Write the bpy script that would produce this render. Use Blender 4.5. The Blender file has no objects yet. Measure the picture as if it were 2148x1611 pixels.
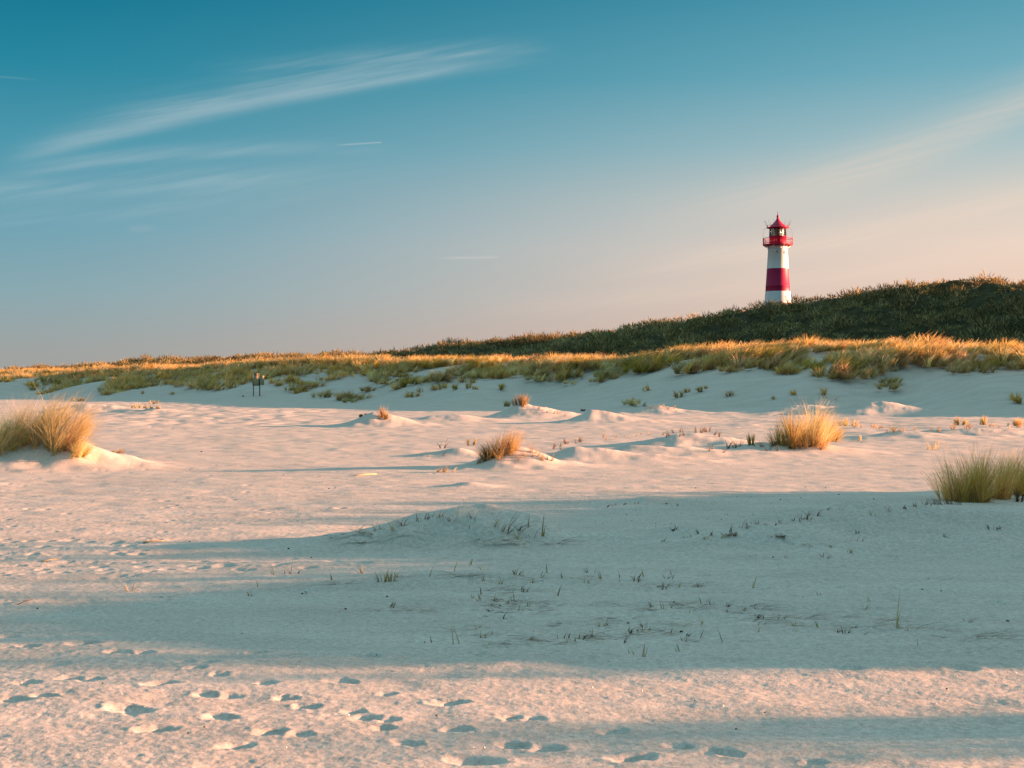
import bpy, math, random
import numpy as np
from mathutils import Vector

S = bpy.context.scene
COL = S.collection
R = math.radians
rng = np.random.default_rng(7)
random.seed(7)

# ------------------------------------------------------------------ camera
CAM_H, FPX, HORIZ = 1.65, 2950.0, 795.0          # eye height, focal length and horizon row in photo pixels
cam = bpy.data.cameras.new('camera')
cam.sensor_width = 36.0
cam.lens = 36.0 * FPX / 2148.0
cam.clip_start, cam.clip_end = 0.1, 8000.0
cam_o = bpy.data.objects.new('camera', cam)
COL.objects.link(cam_o)
cam_o.location = (0, 0, CAM_H)
cam_o.rotation_euler = (R(90) - math.atan((805.5 - HORIZ) / FPX), 0, 0)
S.camera = cam_o

# ------------------------------------------------------------------ light
SUN_EL, SUN_AZ = 7.0, 86.0
EXPO = 2.2
K = 2.0 ** -EXPO
S.view_settings.view_transform = 'Standard'
S.view_settings.look = 'None'
S.view_settings.gamma = 1.0
S.view_settings.use_curve_mapping = False
S.view_settings.exposure = EXPO
sun = bpy.data.lights.new('sun', 'SUN')
sun.energy = 5.0
sun.angle = R(0.5)
sun.color = (1.0, 0.45, 0.26)
sun_o = bpy.data.objects.new('sun', sun)
COL.objects.link(sun_o)
sd = Vector((math.sin(R(SUN_AZ)) * math.cos(R(SUN_EL)), math.cos(R(SUN_AZ)) * math.cos(R(SUN_EL)), math.sin(R(SUN_EL))))
sun_o.rotation_euler = sd.to_track_quat('Z', 'Y').to_euler()
sun_o.location = (60, 0, 40)


def lin(c):
    c = np.asarray(c, float) / 255.0
    return np.where(c <= 0.04045, c / 12.92, ((c + 0.055) / 1.055) ** 2.4)


world = bpy.data.worlds.new('World')
S.world = world
world.use_nodes = True
NT = world.node_tree
NT.nodes.clear()


def nd(t, **kw):
    n = NT.nodes.new(t)
    for k, v in kw.items():
        setattr(n, k, v)
    return n


def put(sock, v):
    if isinstance(v, bpy.types.NodeSocket):
        NT.links.new(v, sock)
    else:
        sock.default_value = v


def M(op, a, b=None, c=None, clamp=False):
    n = nd('ShaderNodeMath', operation=op, use_clamp=clamp)
    put(n.inputs[0], a)
    if b is not None:
        put(n.inputs[1], b)
    if c is not None:
        put(n.inputs[2], c)
    return n.outputs[0]


def gauss(v, c, s):
    d = M('DIVIDE', M('SUBTRACT', v, c), s)
    return M('EXPONENT', M('MULTIPLY', M('MULTIPLY', d, d), -1.0))


def smooth(v, a, b):
    n = nd('ShaderNodeMapRange', interpolation_type='SMOOTHSTEP')
    put(n.inputs[0], v)
    n.inputs[1].default_value, n.inputs[2].default_value = a, b
    return n.outputs[0]


def ramp(v, stops):
    n = nd('ShaderNodeValToRGB')
    e = n.color_ramp.elements
    while len(e) < len(stops):
        e.new(0.5)
    for el, (p, c) in zip(e, stops):
        el.position = p
        el.color = (*c, 1)
    put(n.inputs[0], v)
    return n.outputs[0]


def mixc(f, a, b, mode='MIX'):
    n = nd('ShaderNodeMix', data_type='RGBA', blend_type=mode)
    put(n.inputs[0], f)
    for s, v in ((n.inputs[6], a), (n.inputs[7], b)):
        if isinstance(v, bpy.types.NodeSocket):
            NT.links.new(v, s)
        else:
            s.default_value = (*v, 1)
    return n.outputs[2]


tc = nd('ShaderNodeTexCoord')
nrm = nd('ShaderNodeVectorMath', operation='NORMALIZE')
NT.links.new(tc.outputs['Generated'], nrm.inputs[0])
sp = nd('ShaderNodeSeparateXYZ')
NT.links.new(nrm.outputs[0], sp.inputs[0])
X_, Y_, Z_ = sp.outputs
el = M('MULTIPLY', M('ARCSINE', Z_), 180 / math.pi)          # elevation, degrees
az = M('MULTIPLY', M('ARCTAN2', X_, Y_), 180 / math.pi)      # compass bearing from +Y, degrees
elp = M('DIVIDE', el, 90.0, clamp=True)


def st(lst):
    return [(e / 90.0, tuple(lin(c))) for e, c in lst]


UP = [(24, (60, 148, 166)), (40, (178, 211, 219)), (90, (192, 220, 228))]     # unseen upper sky, brightened to fill the shade
cool = ramp(elp, st([(0, (163, 161, 156)), (1.2, (158, 164, 163)), (3.4, (136, 168, 177)), (6, (108, 162, 180)),
                     (9, (74, 151, 173)), (12, (34, 134, 159)), (15.3, (0, 115, 143))] + UP))
warm = ramp(elp, st([(0, (246, 196, 170)), (2.5, (245, 205, 184)), (5.3, (242, 216, 198)), (7.3, (216, 209, 199)),
                     (9.3, (170, 195, 199)), (12, (116, 174, 190)), (15.3, (74, 151, 174))] + UP))
w = smooth(az, -22.0, 28.5)
sky = mixc(w, cool, warm)

# sun-side glow low over the dunes, outside the frame to the right
dt = nd('ShaderNodeVectorMath', operation='DOT_PRODUCT')
NT.links.new(nrm.outputs[0], dt.inputs[0])
dt.inputs[1].default_value = sd
glow = M('POWER', M('MAXIMUM', dt.outputs['Value'], 0.0), 14.0)
sky = mixc(M('MULTIPLY', glow, 0.9), sky, (1.5, 1.05, 0.7))

# cirrus: long fibrous streaks in bearing / elevation
cmb = nd('ShaderNodeCombineXYZ')
put(cmb.inputs[0], M('MULTIPLY', az, 0.22))
put(cmb.inputs[1], M('MULTIPLY', M('SUBTRACT', el, M('MULTIPLY', az, 0.21)), 3.6))
nz = nd('ShaderNodeTexNoise')
NT.links.new(cmb.outputs[0], nz.inputs[0])
nz.inputs['Scale'].default_value = 1.0
nz.inputs['Detail'].default_value = 7.0
nz.inputs['Roughness'].default_value = 0.55
fib = smooth(nz.outputs[0], 0.26, 0.80)


def pxaz(px):
    return math.degrees(math.atan((px - 1074) / FPX))


def pxel(py):
    return math.degrees(math.atan((HORIZ - py) / FPX))


def streak(pts, s0, s1, fade_in, fade_out, amt, fibre=0.7):
    """Band along a parabola through three photo-direction points."""
    a = [pxaz(p[0]) for p in pts]
    e = [pxel(p[1]) for p in pts]
    c2, c1, c0 = np.polyfit(a, e, 2)
    ec = M('ADD', M('MULTIPLY', M('ADD', M('MULTIPLY', az, float(c2)), float(c1)), az), float(c0))
    d = M('SUBTRACT', el, ec)
    up = M('MULTIPLY', M('GREATER_THAN', d, 0.0), s1 - s0)
    sg = M('ADD', up, s0)
    q = M('DIVIDE', d, sg)
    g = M('EXPONENT', M('MULTIPLY', M('MULTIPLY', q, q), -1.0))
    win = M('MULTIPLY', smooth(az, *fade_in), M('SUBTRACT', 1.0, smooth(az, *fade_out)))
    f = M('ADD', M('MULTIPLY', fib, fibre), 1.0 - fibre)
    return M('MULTIPLY', M('MULTIPLY', M('MULTIPLY', g, win), f), amt)


cl = [streak([(60, 352), (560, 222), (1180, 118)], 0.26, 0.55, (-20.5, -17.0), (-7.5, 3.0), 0.50, 0.45),
      streak([(60, 352), (560, 222), (1180, 124)], 0.10, 0.22, (-20.0, -15.0), (-6.5, 2.0), 0.18, 0.6),
      streak([(130, 318), (640, 178), (1000, 128)], 0.35, 0.6, (-19.0, -14), (-6, 1.5), 0.34, 0.85),
      streak([(40, 385), (350, 340), (760, 318)], 0.22, 0.35, (-21, -17), (-12, -3), 0.40, 0.7),
      streak([(0, 425), (300, 400), (700, 370)], 0.45, 0.45, (-24, -19), (-13, -2), 0.40, 0.8),
      streak([(0, 480), (300, 450), (700, 410)], 0.35, 0.45, (-24, -19), (-14, -4), 0.22, 0.9),
      streak([(400, 168), (800, 128), (1170, 103)], 0.12, 0.4, (-14, -6), (-1.0, 2.2), 0.30, 0.8)]
cl2 = [streak([(1250, 480), (1700, 400), (2148, 255)], 0.7, 1.0, (3, 15), (26, 34), 0.38, 0.5),
       streak([(1100, 590), (1500, 548), (2148, 440)], 0.45, 0.6, (1, 10), (26, 34), 0.42, 0.6),
       streak([(1000, 650), (1500, 610), (2148, 540)], 0.4, 0.5, (-4, 8), (26, 34), 0.3, 0.6)]
for c in cl:
    sky = mixc(c, sky, tuple(lin((176, 196, 203))))
for c in cl2:
    sky = mixc(c, sky, tuple(lin((244, 218, 196))))
for pts, s, fi, fo, am in (([(700, 309), (750, 305), (800, 301)], 0.03, (-7.3, -6.5), (-5.35, -5.25), 0.22),
                           ([(900, 541), (975, 541), (1050, 539)], 0.05, (-3.4, -2.0), (-0.8, -0.4), 0.2),
                           ([(-20, 200), (40, 200), (100, 202)], 0.025, (-21, -20.4), (-19.6, -18.3), 0.08),
                           ([(270, 492), (298, 490), (330, 488)], 0.12, (-15.4, -15), (-14.7, -14), 0.06)):
    sky = mixc(streak(pts, s, s, fi, fo, am, 0.0), sky, tuple(lin((235, 225, 215))))

# unseen sky behind the camera, dimmed and blued to darken faces turned to it
back = M('MULTIPLY', smooth(M('MULTIPLY', Y_, -1.0), -0.15, 0.6), M('SUBTRACT', 1.0, smooth(el, 35, 80)))
sky = mixc(back, sky, (0.12, 0.55, 0.66), 'MULTIPLY')
scl = nd('ShaderNodeVectorMath', operation='SCALE')
NT.links.new(sky, scl.inputs[0])
scl.inputs['Scale'].default_value = K
nish = nd('ShaderNodeTexSky', sky_type='NISHITA')
nish.sun_disc = False
nish.sun_elevation = R(SUN_EL)
nish.sun_rotation = R(SUN_AZ)
nish.dust_density = 1.5
b1, b2 = nd('ShaderNodeBackground'), nd('ShaderNodeBackground')
NT.links.new(nish.outputs[0], b1.inputs[0])
b1.inputs[1].default_value = 0.05
NT.links.new(scl.outputs[0], b2.inputs[0])
b2.inputs[1].default_value = 1.0
mx = nd('ShaderNodeMixShader')
mx.inputs[0].default_value = 0.98
NT.links.new(b1.outputs[0], mx.inputs[1])
NT.links.new(b2.outputs[0], mx.inputs[2])
wo = nd('ShaderNodeOutputWorld')
NT.links.new(mx.outputs[0], wo.inputs[0])


# ------------------------------------------------------------------ helpers
def tag(o, label=None, cat=None, group=None, kind=None):
    for k, v in (('label', label), ('category', cat), ('group', group), ('kind', kind)):
        if v:
            o[k] = v
    return o


def mesh_np(name, co, faces, mats, smooth_=False, attr=None):
    """faces: (n,k) array, or a list of such arrays with different k."""
    me = bpy.data.meshes.new(name)
    fl = faces if isinstance(faces, list) else [faces]
    fl = [np.asarray(f, np.int32) for f in fl if len(f)]
    co = np.asarray(co, np.float32)
    me.vertices.add(len(co))
    me.vertices.foreach_set('co', co.ravel())
    tot = np.concatenate([np.full(len(f), f.shape[1], np.int32) for f in fl])
    start = np.concatenate([[0], np.cumsum(tot)[:-1]]).astype(np.int32)
    idx = np.concatenate([f.ravel() for f in fl])
    me.loops.add(len(idx))
    me.loops.foreach_set('vertex_index', idx)
    me.polygons.add(len(tot))
    me.polygons.foreach_set('loop_start', start)
    me.polygons.foreach_set('loop_total', tot)
    if smooth_:
        me.polygons.foreach_set('use_smooth', np.ones(len(tot), bool))
    for k, v in (attr or {}).items():
        v = np.asarray(v, np.float32)
        if v.ndim == 1:
            a = me.attributes.new(k, 'FLOAT', 'POINT')
            a.data.foreach_set('value', v)
        else:
            a = me.attributes.new(k, 'FLOAT_COLOR', 'POINT')
            a.data.foreach_set('color', np.c_[v, np.ones(len(v))].astype(np.float32).ravel())
    me.update(calc_edges=True)
    for m in (mats if isinstance(mats, list) else [mats]):
        me.materials.append(m)
    return me


def link(name, me, parent=None, loc=(0, 0, 0), rz=0.0, sc=1.0):
    o = bpy.data.objects.new(name, me)
    COL.objects.link(o)
    o.location = loc
    o.rotation_euler = (0, 0, rz)
    o.scale = (sc, sc, sc) if np.isscalar(sc) else sc
    if parent:
        o.parent = parent
    return o


def material(name):
    m = bpy.data.materials.new(name)
    m.use_nodes = True
    nt = m.node_tree
    nt.nodes.clear()
    out = nt.nodes.new('ShaderNodeOutputMaterial')
    return m, nt, out


# ------------------------------------------------------------------ noise
_tabs = {}


def vnoise(x, y, seed):
    if seed not in _tabs:
        _tabs[seed] = np.random.default_rng(1000 + seed).uniform(-1, 1, (256, 256)).astype(np.float32)
    T = _tabs[seed]
    xf, yf = np.floor(x), np.floor(y)
    u, v = x - xf, y - yf
    i, j = xf.astype(np.int64) & 255, yf.astype(np.int64) & 255
    i1, j1 = (i + 1) & 255, (j + 1) & 255
    u = u * u * (3 - 2 * u)
    v = v * v * (3 - 2 * v)
    return (T[i, j] * (1 - u) + T[i1, j] * u) * (1 - v) + (T[i, j1] * (1 - u) + T[i1, j1] * u) * v


def sstep(v, a, b):
    t = np.clip((v - a) / (b - a), 0, 1)
    return t * t * (3 - 2 * t)


# ------------------------------------------------------------------ terrain
# Foredune crest runs along x + y = 102, hill crest along x + y = 166 (plan); t runs along them, q across.
SQ = math.sqrt(2.0)


def along(px, c):                                   # station t on a ridge seen at this bearing
    k = (px - 1074) / FPX
    y = c / (1 + k)
    return (y - k * y) / SQ, y


def profile(tab, c, veg):
    ts, hs = [], []
    for px, py in tab:
        t, y = along(px, c)
        ts.append(t)
        hs.append(CAM_H + (HORIZ - py) * y / FPX - veg)
    o = np.argsort(ts)
    return np.array(ts)[o], np.array(hs)[o]


FT, FH = profile([(0, 776), (200, 768), (420, 762), (680, 748), (900, 750), (1074, 748), (1200, 745), (1300, 748),
                  (1400, 735), (1490, 720), (1560, 727), (1650, 711), (1750, 717), (1870, 711), (2000, 722),
                  (2060, 720), (2148, 727)], 102.0, 0.55)
HT, HH = profile([(0, 775), (200, 768), (330, 748), (420, 757), (500, 745), (680, 742), (850, 738), (950, 719),
                  (1100, 706), (1250, 698), (1350, 679), (1450, 665), (1600, 640), (1700, 626), (1750, 613),
                  (1830, 611), (1870, 603), (1900, 592), (1960, 586), (2050, 583), (2148, 585)], 166.0, 0.60)
FT = np.r_[-75, -45, -20, FT, FT[-1] + 80]
FH = np.r_[0.8, 2.6, 2.9, FH, 2.0]
HT = np.r_[-140, -60, HT, HT[-1] + 120]
HH = np.r_[4.0, 9.0, HH, 2.5]

# embryo dunes on the flat: x, y, height, rx (left), rx (right), ry
MOUNDS = []


def mound(px, py, h, wl, wr, ry, y=None, soft=0.4):
    d = y or (CAM_H - 0.0) * FPX / (py - HORIZ)
    MOUNDS.append(((px - 1074) / FPX * d, d + ry * 0.9, h, wl, wr, ry, soft))


mound(60, 985, 0.50, 2.2, 1.0, 0.9)
mound(165, 985, 0.22, 0.6, 0.9, 0.6)
mound(1065, 988, 0.40, 0.55, 0.95, 0.55)
mound(960, 962, 0.16, 0.7, 0.5, 0.5)
mound(1215, 975, 0.27, 0.8, 1.9, 0.6)
mound(1340, 962, 0.22, 0.9, 2.2, 0.8)
mound(1440, 945, 0.30, 1.3, 2.0, 0.8)
mound(1690, 955, 0.26, 1.9, 1.0, 0.8)
mound(785, 894, 0.46, 0.9, 1.5, 0.8)
mound(955, 884, 0.24, 1.8, 1.6, 1.2)
mound(1095, 878, 0.55, 1.0, 2.2, 1.2)
mound(1245, 887, 0.44, 0.8, 2.0, 0.9)
mound(1385, 868, 0.40, 1.6, 1.6, 1.2)
mound(1330, 862, 0.25, 1.0, 1.0, 1.0)
mound(1900, 925, 0.22, 1.2, 1.6, 0.9)
mound(2060, 918, 0.28, 2.0, 2.6, 1.0)
mound(1860, 872, 0.55, 2.0, 2.2, 1.5)
mound(1690, 870, 0.35, 2.4, 2.4, 1.5)
mound(310, 868, 0.20, 1.5, 1.5, 1.2)
mound(165, 866, 0.45, 1.6, 2.6, 1.2)
mound(985, 1150, 0.28, 1.05, 0.85, 0.5, soft=0.95)
mound(930, 1152, 0.06, 0.4, 0.4, 0.3, soft=0.9)
mound(1040, 1135, 0.05, 0.3, 0.4, 0.3, soft=0.9)
mound(1080, 1150, 0.10, 0.5, 0.6, 0.4)
mound(830, 1150, 0.075, 0.7, 0.5, 0.3)
mound(1370, 1068, 0.10, 0.5, 0.7, 0.4)
mound(985, 1026, 0.07, 0.3, 0.3, 0.25)
mound(1830, 1150, 0.36, 1.7, 3.0, 0.8)
mound(1570, 1165, 0.13, 1.0, 1.0, 0.5)
mound(1050, 1240, 0.07, 1.3, 1.6, 0.45)
mound(1500, 1300, 0.06, 1.2, 1.2, 0.5)

# unseen grassy bank right of the frame, its outline shaped to shade the foreground
SHADE_BANK_X = 16.0
_by = np.array([6.3, 7.05, 7.28, 7.72, 8.0, 8.45, 8.75, 9.05, 9.6, 10.2, 11.1, 12.0, 13.0, 13.8, 14.4, 15.0, 15.5, 15.8, 16.7, 18.5, 20.6, 21.7, 23.5])
_bh = np.array([0.0, 0.30, 1.55, 1.60, 0.35, 0.30, 1.45, 1.90, 2.15, 2.34, 2.44, 2.30, 2.06, 2.06, 2.28, 2.36, 2.30, 1.96, 1.94, 1.85, 1.60, 0.8, 0.0])


def H(x, y):
    x = np.asarray(x, np.float64)
    y = np.asarray(y, np.float64)
    t = (y - x) / SQ
    wob = 1.6 * vnoise(t / 11.0, t * 0 + 3.3, 1) + 0.9 * vnoise(t / 4.3, t * 0 + 7.7, 2)
    q = (102.0 - (x + y)) / SQ + wob
    h0 = np.interp(t, FT, FH) + 0.22 * vnoise(t / 3.1, t * 0 + 1.5, 5)
    W = 16.5 + 3.5 * vnoise(t / 14.0, t * 0 + 9.1, 3)
    p = np.clip(q / W, 0, 1)
    lobes = 0.62 * vnoise(t / 5.0 + q / 14, q / 9.0, 4) * np.clip(q / 3, 0, 1) * np.clip((W - q) / 6, 0, 1)
    front = (1 - p) ** 2 * (1 + 0.75 * p)
    back = 1 - 0.42 * sstep(-q, 1.0, 13.0)
    fore = h0 * np.where(q > 0, front, back) + lobes
    qh = (166.0 - (x + y)) / SQ + 1.2 * vnoise(t / 8.0, t * 0 + 5.1, 6)
    hh = np.interp(t, HT, HH)
    hf = np.where(qh > 0, (1 - sstep(qh, -6.0, 36.0)) / (1 - sstep(0.0, -6.0, 36.0)),
                  1 - 0.28 * sstep(-qh, 2.0, 40.0) - 0.42 * sstep(-qh, 40.0, 220.0))
    hill = hh * hf + (0.12 * vnoise(x / 4.6, y / 4.6, 7) + 0.50 * vnoise(x / 2.1, y / 2.1, 8)) * sstep(-qh, -24, -12)
    z = np.maximum(fore + 0.55 * vnoise(x / 6.5, y / 6.5, 16) * sstep(-q, 1.0, 6.0), hill)
    # flat sand
    z = z + 0.045 * vnoise(x / 7.0, y / 7.0, 10) * sstep(y, 12, 30) + 0.018 * vnoise(x / 2.4, y / 1.6, 11)
    z = z + 0.05 * vnoise(x / 3.0, y / 2.0, 12) * sstep(y, 30, 42) * sstep(x, 2, 8) * (1 - sstep(q, 0, 3) * 0)
    for mx_, my_, h, wl, wr, ry, soft in MOUNDS:
        dx = (x - mx_)
        near = (np.abs(dx) < 3.2 * max(wl, wr)) & (np.abs(y - my_) < 3.2 * ry)
        if not np.any(near):
            continue
        u = np.where(dx < 0, dx / wl, dx / wr)
        v = (y - my_) / ry
        rr = u * u + v * v
        warp = 1 + 0.25 * vnoise(x * 1.9 / max(0.5, ry), y * 1.9 / max(0.5, ry), 13)
        pk = 1.12 * np.exp(-1.55 * (np.sqrt(rr * warp + 0.15) - 0.387)) * (1 - sstep(rr, 2.2, 7.0))
        z = z + np.where(near, h * ((1 - soft) * pk + soft * np.exp(-rr * warp)) * (1.0 + 0.07 * vnoise(x * 3.3, y * 3.3, 14) + 0.03 * vnoise(x * 8.3, y * 8.3, 15)), 0)
    # off-frame bank and the low apron that enters the frame
    bx = np.where(x < SHADE_BANK_X, np.exp(-((x - SHADE_BANK_X) / 3.6) ** 2), np.exp(-((x - SHADE_BANK_X) / 4.5) ** 2))
    z = z + np.interp(y, _by, _bh, left=0, right=0) * bx
    return z


def cast(px, py):
    """Point of the terrain that lies on the line of sight through a photo pixel."""
    ys = np.geomspace(4.5, 320, 6000)
    xs = (px - 1074) / FPX * ys
    zs = CAM_H + (HORIZ - py) / FPX * ys
    hit = np.nonzero(zs <= H(xs, ys))[0]
    if len(hit) == 0:
        return None
    i = hit[0]
    return float(xs[i]), float(ys[i]), float(H(xs[i], ys[i]))


# --- footprints (photo bearing of each print -> position on the flat, length, depth)
PRINTS = []


def fp(px, py, wpx, dep=1.0, asp=0.62):
    c = cast(px, py)
    if c:
        PRINTS.append((c[0], c[1], max(0.05, 0.56 * wpx * c[1] / FPX), dep, asp, rng.uniform(-0.45, 0.45)))


for a in [(180, 1350, 60), (250, 1371, 50), (300, 1372, 45), (110, 1393, 55), (437, 1390, 50), (390, 1388, 40), (60, 1431, 52),
          (150, 1422, 50), (190, 1424, 45), (335, 1433, 62), (725, 1430, 58), (435, 1457, 50), (480, 1459, 45), (560, 1433, 38),
          (600, 1464, 42), (645, 1481, 52), (30, 1467, 64), (95, 1460, 50), (270, 1487, 88), (465, 1505, 62), (815, 1456, 36),
          (330, 1529, 66), (570, 1536, 60), (630, 1541, 45), (500, 1565, 66), (745, 1492, 42), (770, 1506, 50), (815, 1509, 40),
          (805, 1525, 28), (945, 1475, 64), (1075, 1507, 44), (1120, 1510, 44), (965, 1530, 54), (860, 1558, 62), (1000, 1596, 95),
          (1080, 1562, 55), (1150, 1569, 70), (1285, 1535, 60), (1330, 1592, 80), (1430, 1567, 50), (1500, 1578, 60), (1530, 1584, 50),
          (1712, 1602, 36), (770, 1377, 58), (1005, 1371, 45), (1235, 1383, 50), (1275, 1380, 34), (1530, 1387, 62), (1780, 1402, 62),
          (2020, 1405, 60), (540, 1368, 44), (20, 1335, 40), (60, 1355, 40), (415, 1403, 36), (460, 1415, 36)]:
    fp(*a, rng.uniform(0.9, 1.25))
for a in [(870, 1148, 34), (900, 1158, 40), (948, 1166, 30), (545, 1068, 16), (567, 1076, 16), (480, 1043, 20), (315, 1048, 18),
          (345, 1051, 18), (345, 1065, 16), (372, 1065, 18), (430, 1063, 22), (400, 1080, 16), (715, 1067, 22), (60, 1068, 18),
          (95, 1068, 18), (15, 1090, 18), (25, 1105, 14), (10, 1130, 14), (60, 1134, 24), (100, 1135, 24), (150, 1133, 30),
          (180, 1137, 28), (240, 1139, 30), (40, 1148, 24), (90, 1148, 30), (130, 1152, 26), (20, 1160, 24), (70, 1163, 26),
          (470, 1188, 40), (420, 1192, 36), (300, 1191, 30), (350, 1196, 30), (210, 1190, 30), (130, 1200, 20), (60, 1205, 26),
          (520, 1196, 30), (650, 1190, 34), (590, 1185, 30), (700, 1176, 34), (440, 1147, 30), (520, 1161, 36), (620, 1157, 28),
          (700, 1160, 30), (800, 1165, 26), (760, 1180, 40), (1700, 1190, 26), (1750, 1192, 26), (1655, 1141, 30), (1570, 1168, 30),
          (1775, 1191, 26), (1950, 1140, 30), (2095, 1135, 32), (1870, 1170, 34), (1630, 1209, 50), (1890, 1236, 40), (1740, 1216, 40),
          (1600, 1237, 50), (1590, 1212, 30), (1470, 1207, 50), (1390, 1195, 30), (2000, 1209, 40), (2090, 1266, 40), (1970, 1262, 40),
          (1830, 1280, 30), (1250, 1180, 36), (1130, 1187, 50), (1010, 1175, 40), (1180, 1190, 30), (990, 1374, 30)]:
    fp(*a, rng.uniform(0.7, 1.1), 0.8)


def band(n, x0, x1, y0, y1, w0, w1, dep):
    for _ in range(n):
        fp(rng.uniform(x0, x1), rng.uniform(y0, y1), rng.uniform(w0, w1), dep * rng.uniform(0.4, 1.1), rng.uniform(0.5, 1.1))


band(40, -20, 330, 1128, 1172, 12, 32, 0.75)
band(45, -20, 620, 1176, 1215, 14, 38, 0.7)
band(40, -20, 520, 1000, 1120, 8, 18, 0.75)
band(30, 480, 900, 1130, 1190, 12, 34, 0.5)
band(50, 1380, 2170, 1160, 1275, 14, 44, 0.5)
band(40, 960, 1500, 1160, 1200, 12, 40, 0.45)
band(300, 150, 720, 848, 905, 4, 9, 0.9)
band(120, 0, 1000, 900, 1000, 5, 12, 0.6)
band(140, 1380, 2170, 868, 905, 4, 12, 1.0)
band(60, 700, 1400, 880, 960, 4, 10, 0.5)

# --- one sheet of ground: rows of constant y, fine in front of the camera, coarse out to the horizon
rows = [np.linspace(-1500, -60, 8), np.linspace(-40, 2.0, 12), np.linspace(2.6, 4.7, 8)]
y = 4.9
lst = []
while y < 22:
    lst.append(y)
    y *= 1.0024
while y < 110:
    lst.append(y)
    y *= 1.0036
while y < 300:
    lst.append(y)
    y *= 1.008
while y < 5000:
    lst.append(y)
    y *= 1.10
YS = np.concatenate(rows + [np.array(lst)])
NC = 1080
u0 = np.linspace(-1, 1, NC)
side = np.geomspace(1, 3000, 90)
ww = 1.0 + 0.45 * np.maximum(np.abs(YS), 4.0)
XC = u0[None, :] * ww[:, None]
e = (u0[1] - u0[0]) * ww[:, None]
off = (np.cumsum(np.geomspace(1.3, 60, 90))[None, :]) * e
tail = np.geomspace(60, 4000, 10)[None, :] + off[:, -1:]
off = np.concatenate([off, tail], 1)
XX = np.concatenate([(-ww[:, None] - off)[:, ::-1], XC, ww[:, None] + off], 1)
YY = np.repeat(YS[:, None], XX.shape[1], 1)
nr, nc = XX.shape
ZZ = H(XX, YY)
# wind-roughened surface: real relief at a few scales, catching the low sun
flatm = 1 - sstep(ZZ, 0.9, 2.2)
near = 1 - sstep(YY, 14, 30)
mid = 1 - sstep(YY, 40, 90)
ex = 1.0 + 0.35 * vnoise(XX / 1.3, YY / 1.3, 20)
sk = XX + 0.5 * YY
ZZ += near * ex * (0.0017 * vnoise(sk / 0.036, YY / 0.021, 21) + 0.0013 * vnoise(sk / 0.095, YY / 0.042, 22)
                   + 0.0016 * vnoise(sk / 0.25, YY / 0.09, 23) + 0.0010 * vnoise(XX / 0.02, YY / 0.016, 30))
ZZ += (1 - sstep(YY, 20, 40)) * (0.005 * vnoise(XX / 0.8, YY / 0.30, 31) + 0.003 * vnoise(XX / 0.4, YY / 0.17, 32))
ZZ += mid * (0.0045 * vnoise(XX / 0.20, YY / 0.15, 24) + 0.007 * vnoise(XX / 0.55, YY / 0.40, 25) * flatm)
ZZ += 0.012 * vnoise(XX / 0.9, YY / 0.8, 26) * sstep(YY, 35, 50) * flatm * (1 + 1.2 * sstep(XX / np.maximum(YY, 1), 0.08, 0.2))
tram = sstep(YY, 44, 54) * (1 - sstep(YY, 92, 104)) * sstep(XX / np.maximum(YY, 1), -0.33, -0.28) * (1 - sstep(XX / np.maximum(YY, 1), -0.16, -0.09))
ZZ += tram * 0.030 * vnoise(XX / 0.50, YY / 0.95, 33) + 0.010 * sstep(YY, 26, 34) * (1 - sstep(YY, 70, 100)) * flatm * vnoise(XX / 0.40, YY / 0.50, 34)
DRIFTS = []
for _ in range(170):
    px, py = rng.uniform(900, 2150), rng.uniform(1185, 1400)
    if py > 1340 and rng.uniform() < 0.6:
        continue
    d = CAM_H * FPX / (py - HORIZ)
    DRIFTS.append(((px - 1074) / FPX * d, d, rng.uniform(0.06, 0.17), rng.uniform(0.008, 0.022)))
for (cx, cy, a, h_) in DRIFTS:                      # little wind drifts behind the sprigs
    r0, r1 = np.searchsorted(YS, cy - 2.5 * a), np.searchsorted(YS, cy + 2.5 * a)
    if r1 <= r0:
        continue
    row = XX[(r0 + r1) // 2]
    c0, c1 = np.searchsorted(row, cx - 4 * a), np.searchsorted(row, cx + 4 * a)
    if c1 <= c0:
        continue
    sx, sy = (XX[r0:r1, c0:c1] - cx) / a, (YY[r0:r1, c0:c1] - cy) / a
    sx = np.where(sx < 0, sx / 1.8, sx / 0.8)
    ZZ[r0:r1, c0:c1] += h_ * np.exp(-1.3 * np.sqrt(sx ** 2 + (sy / 0.7) ** 2 + 0.05))
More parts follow.
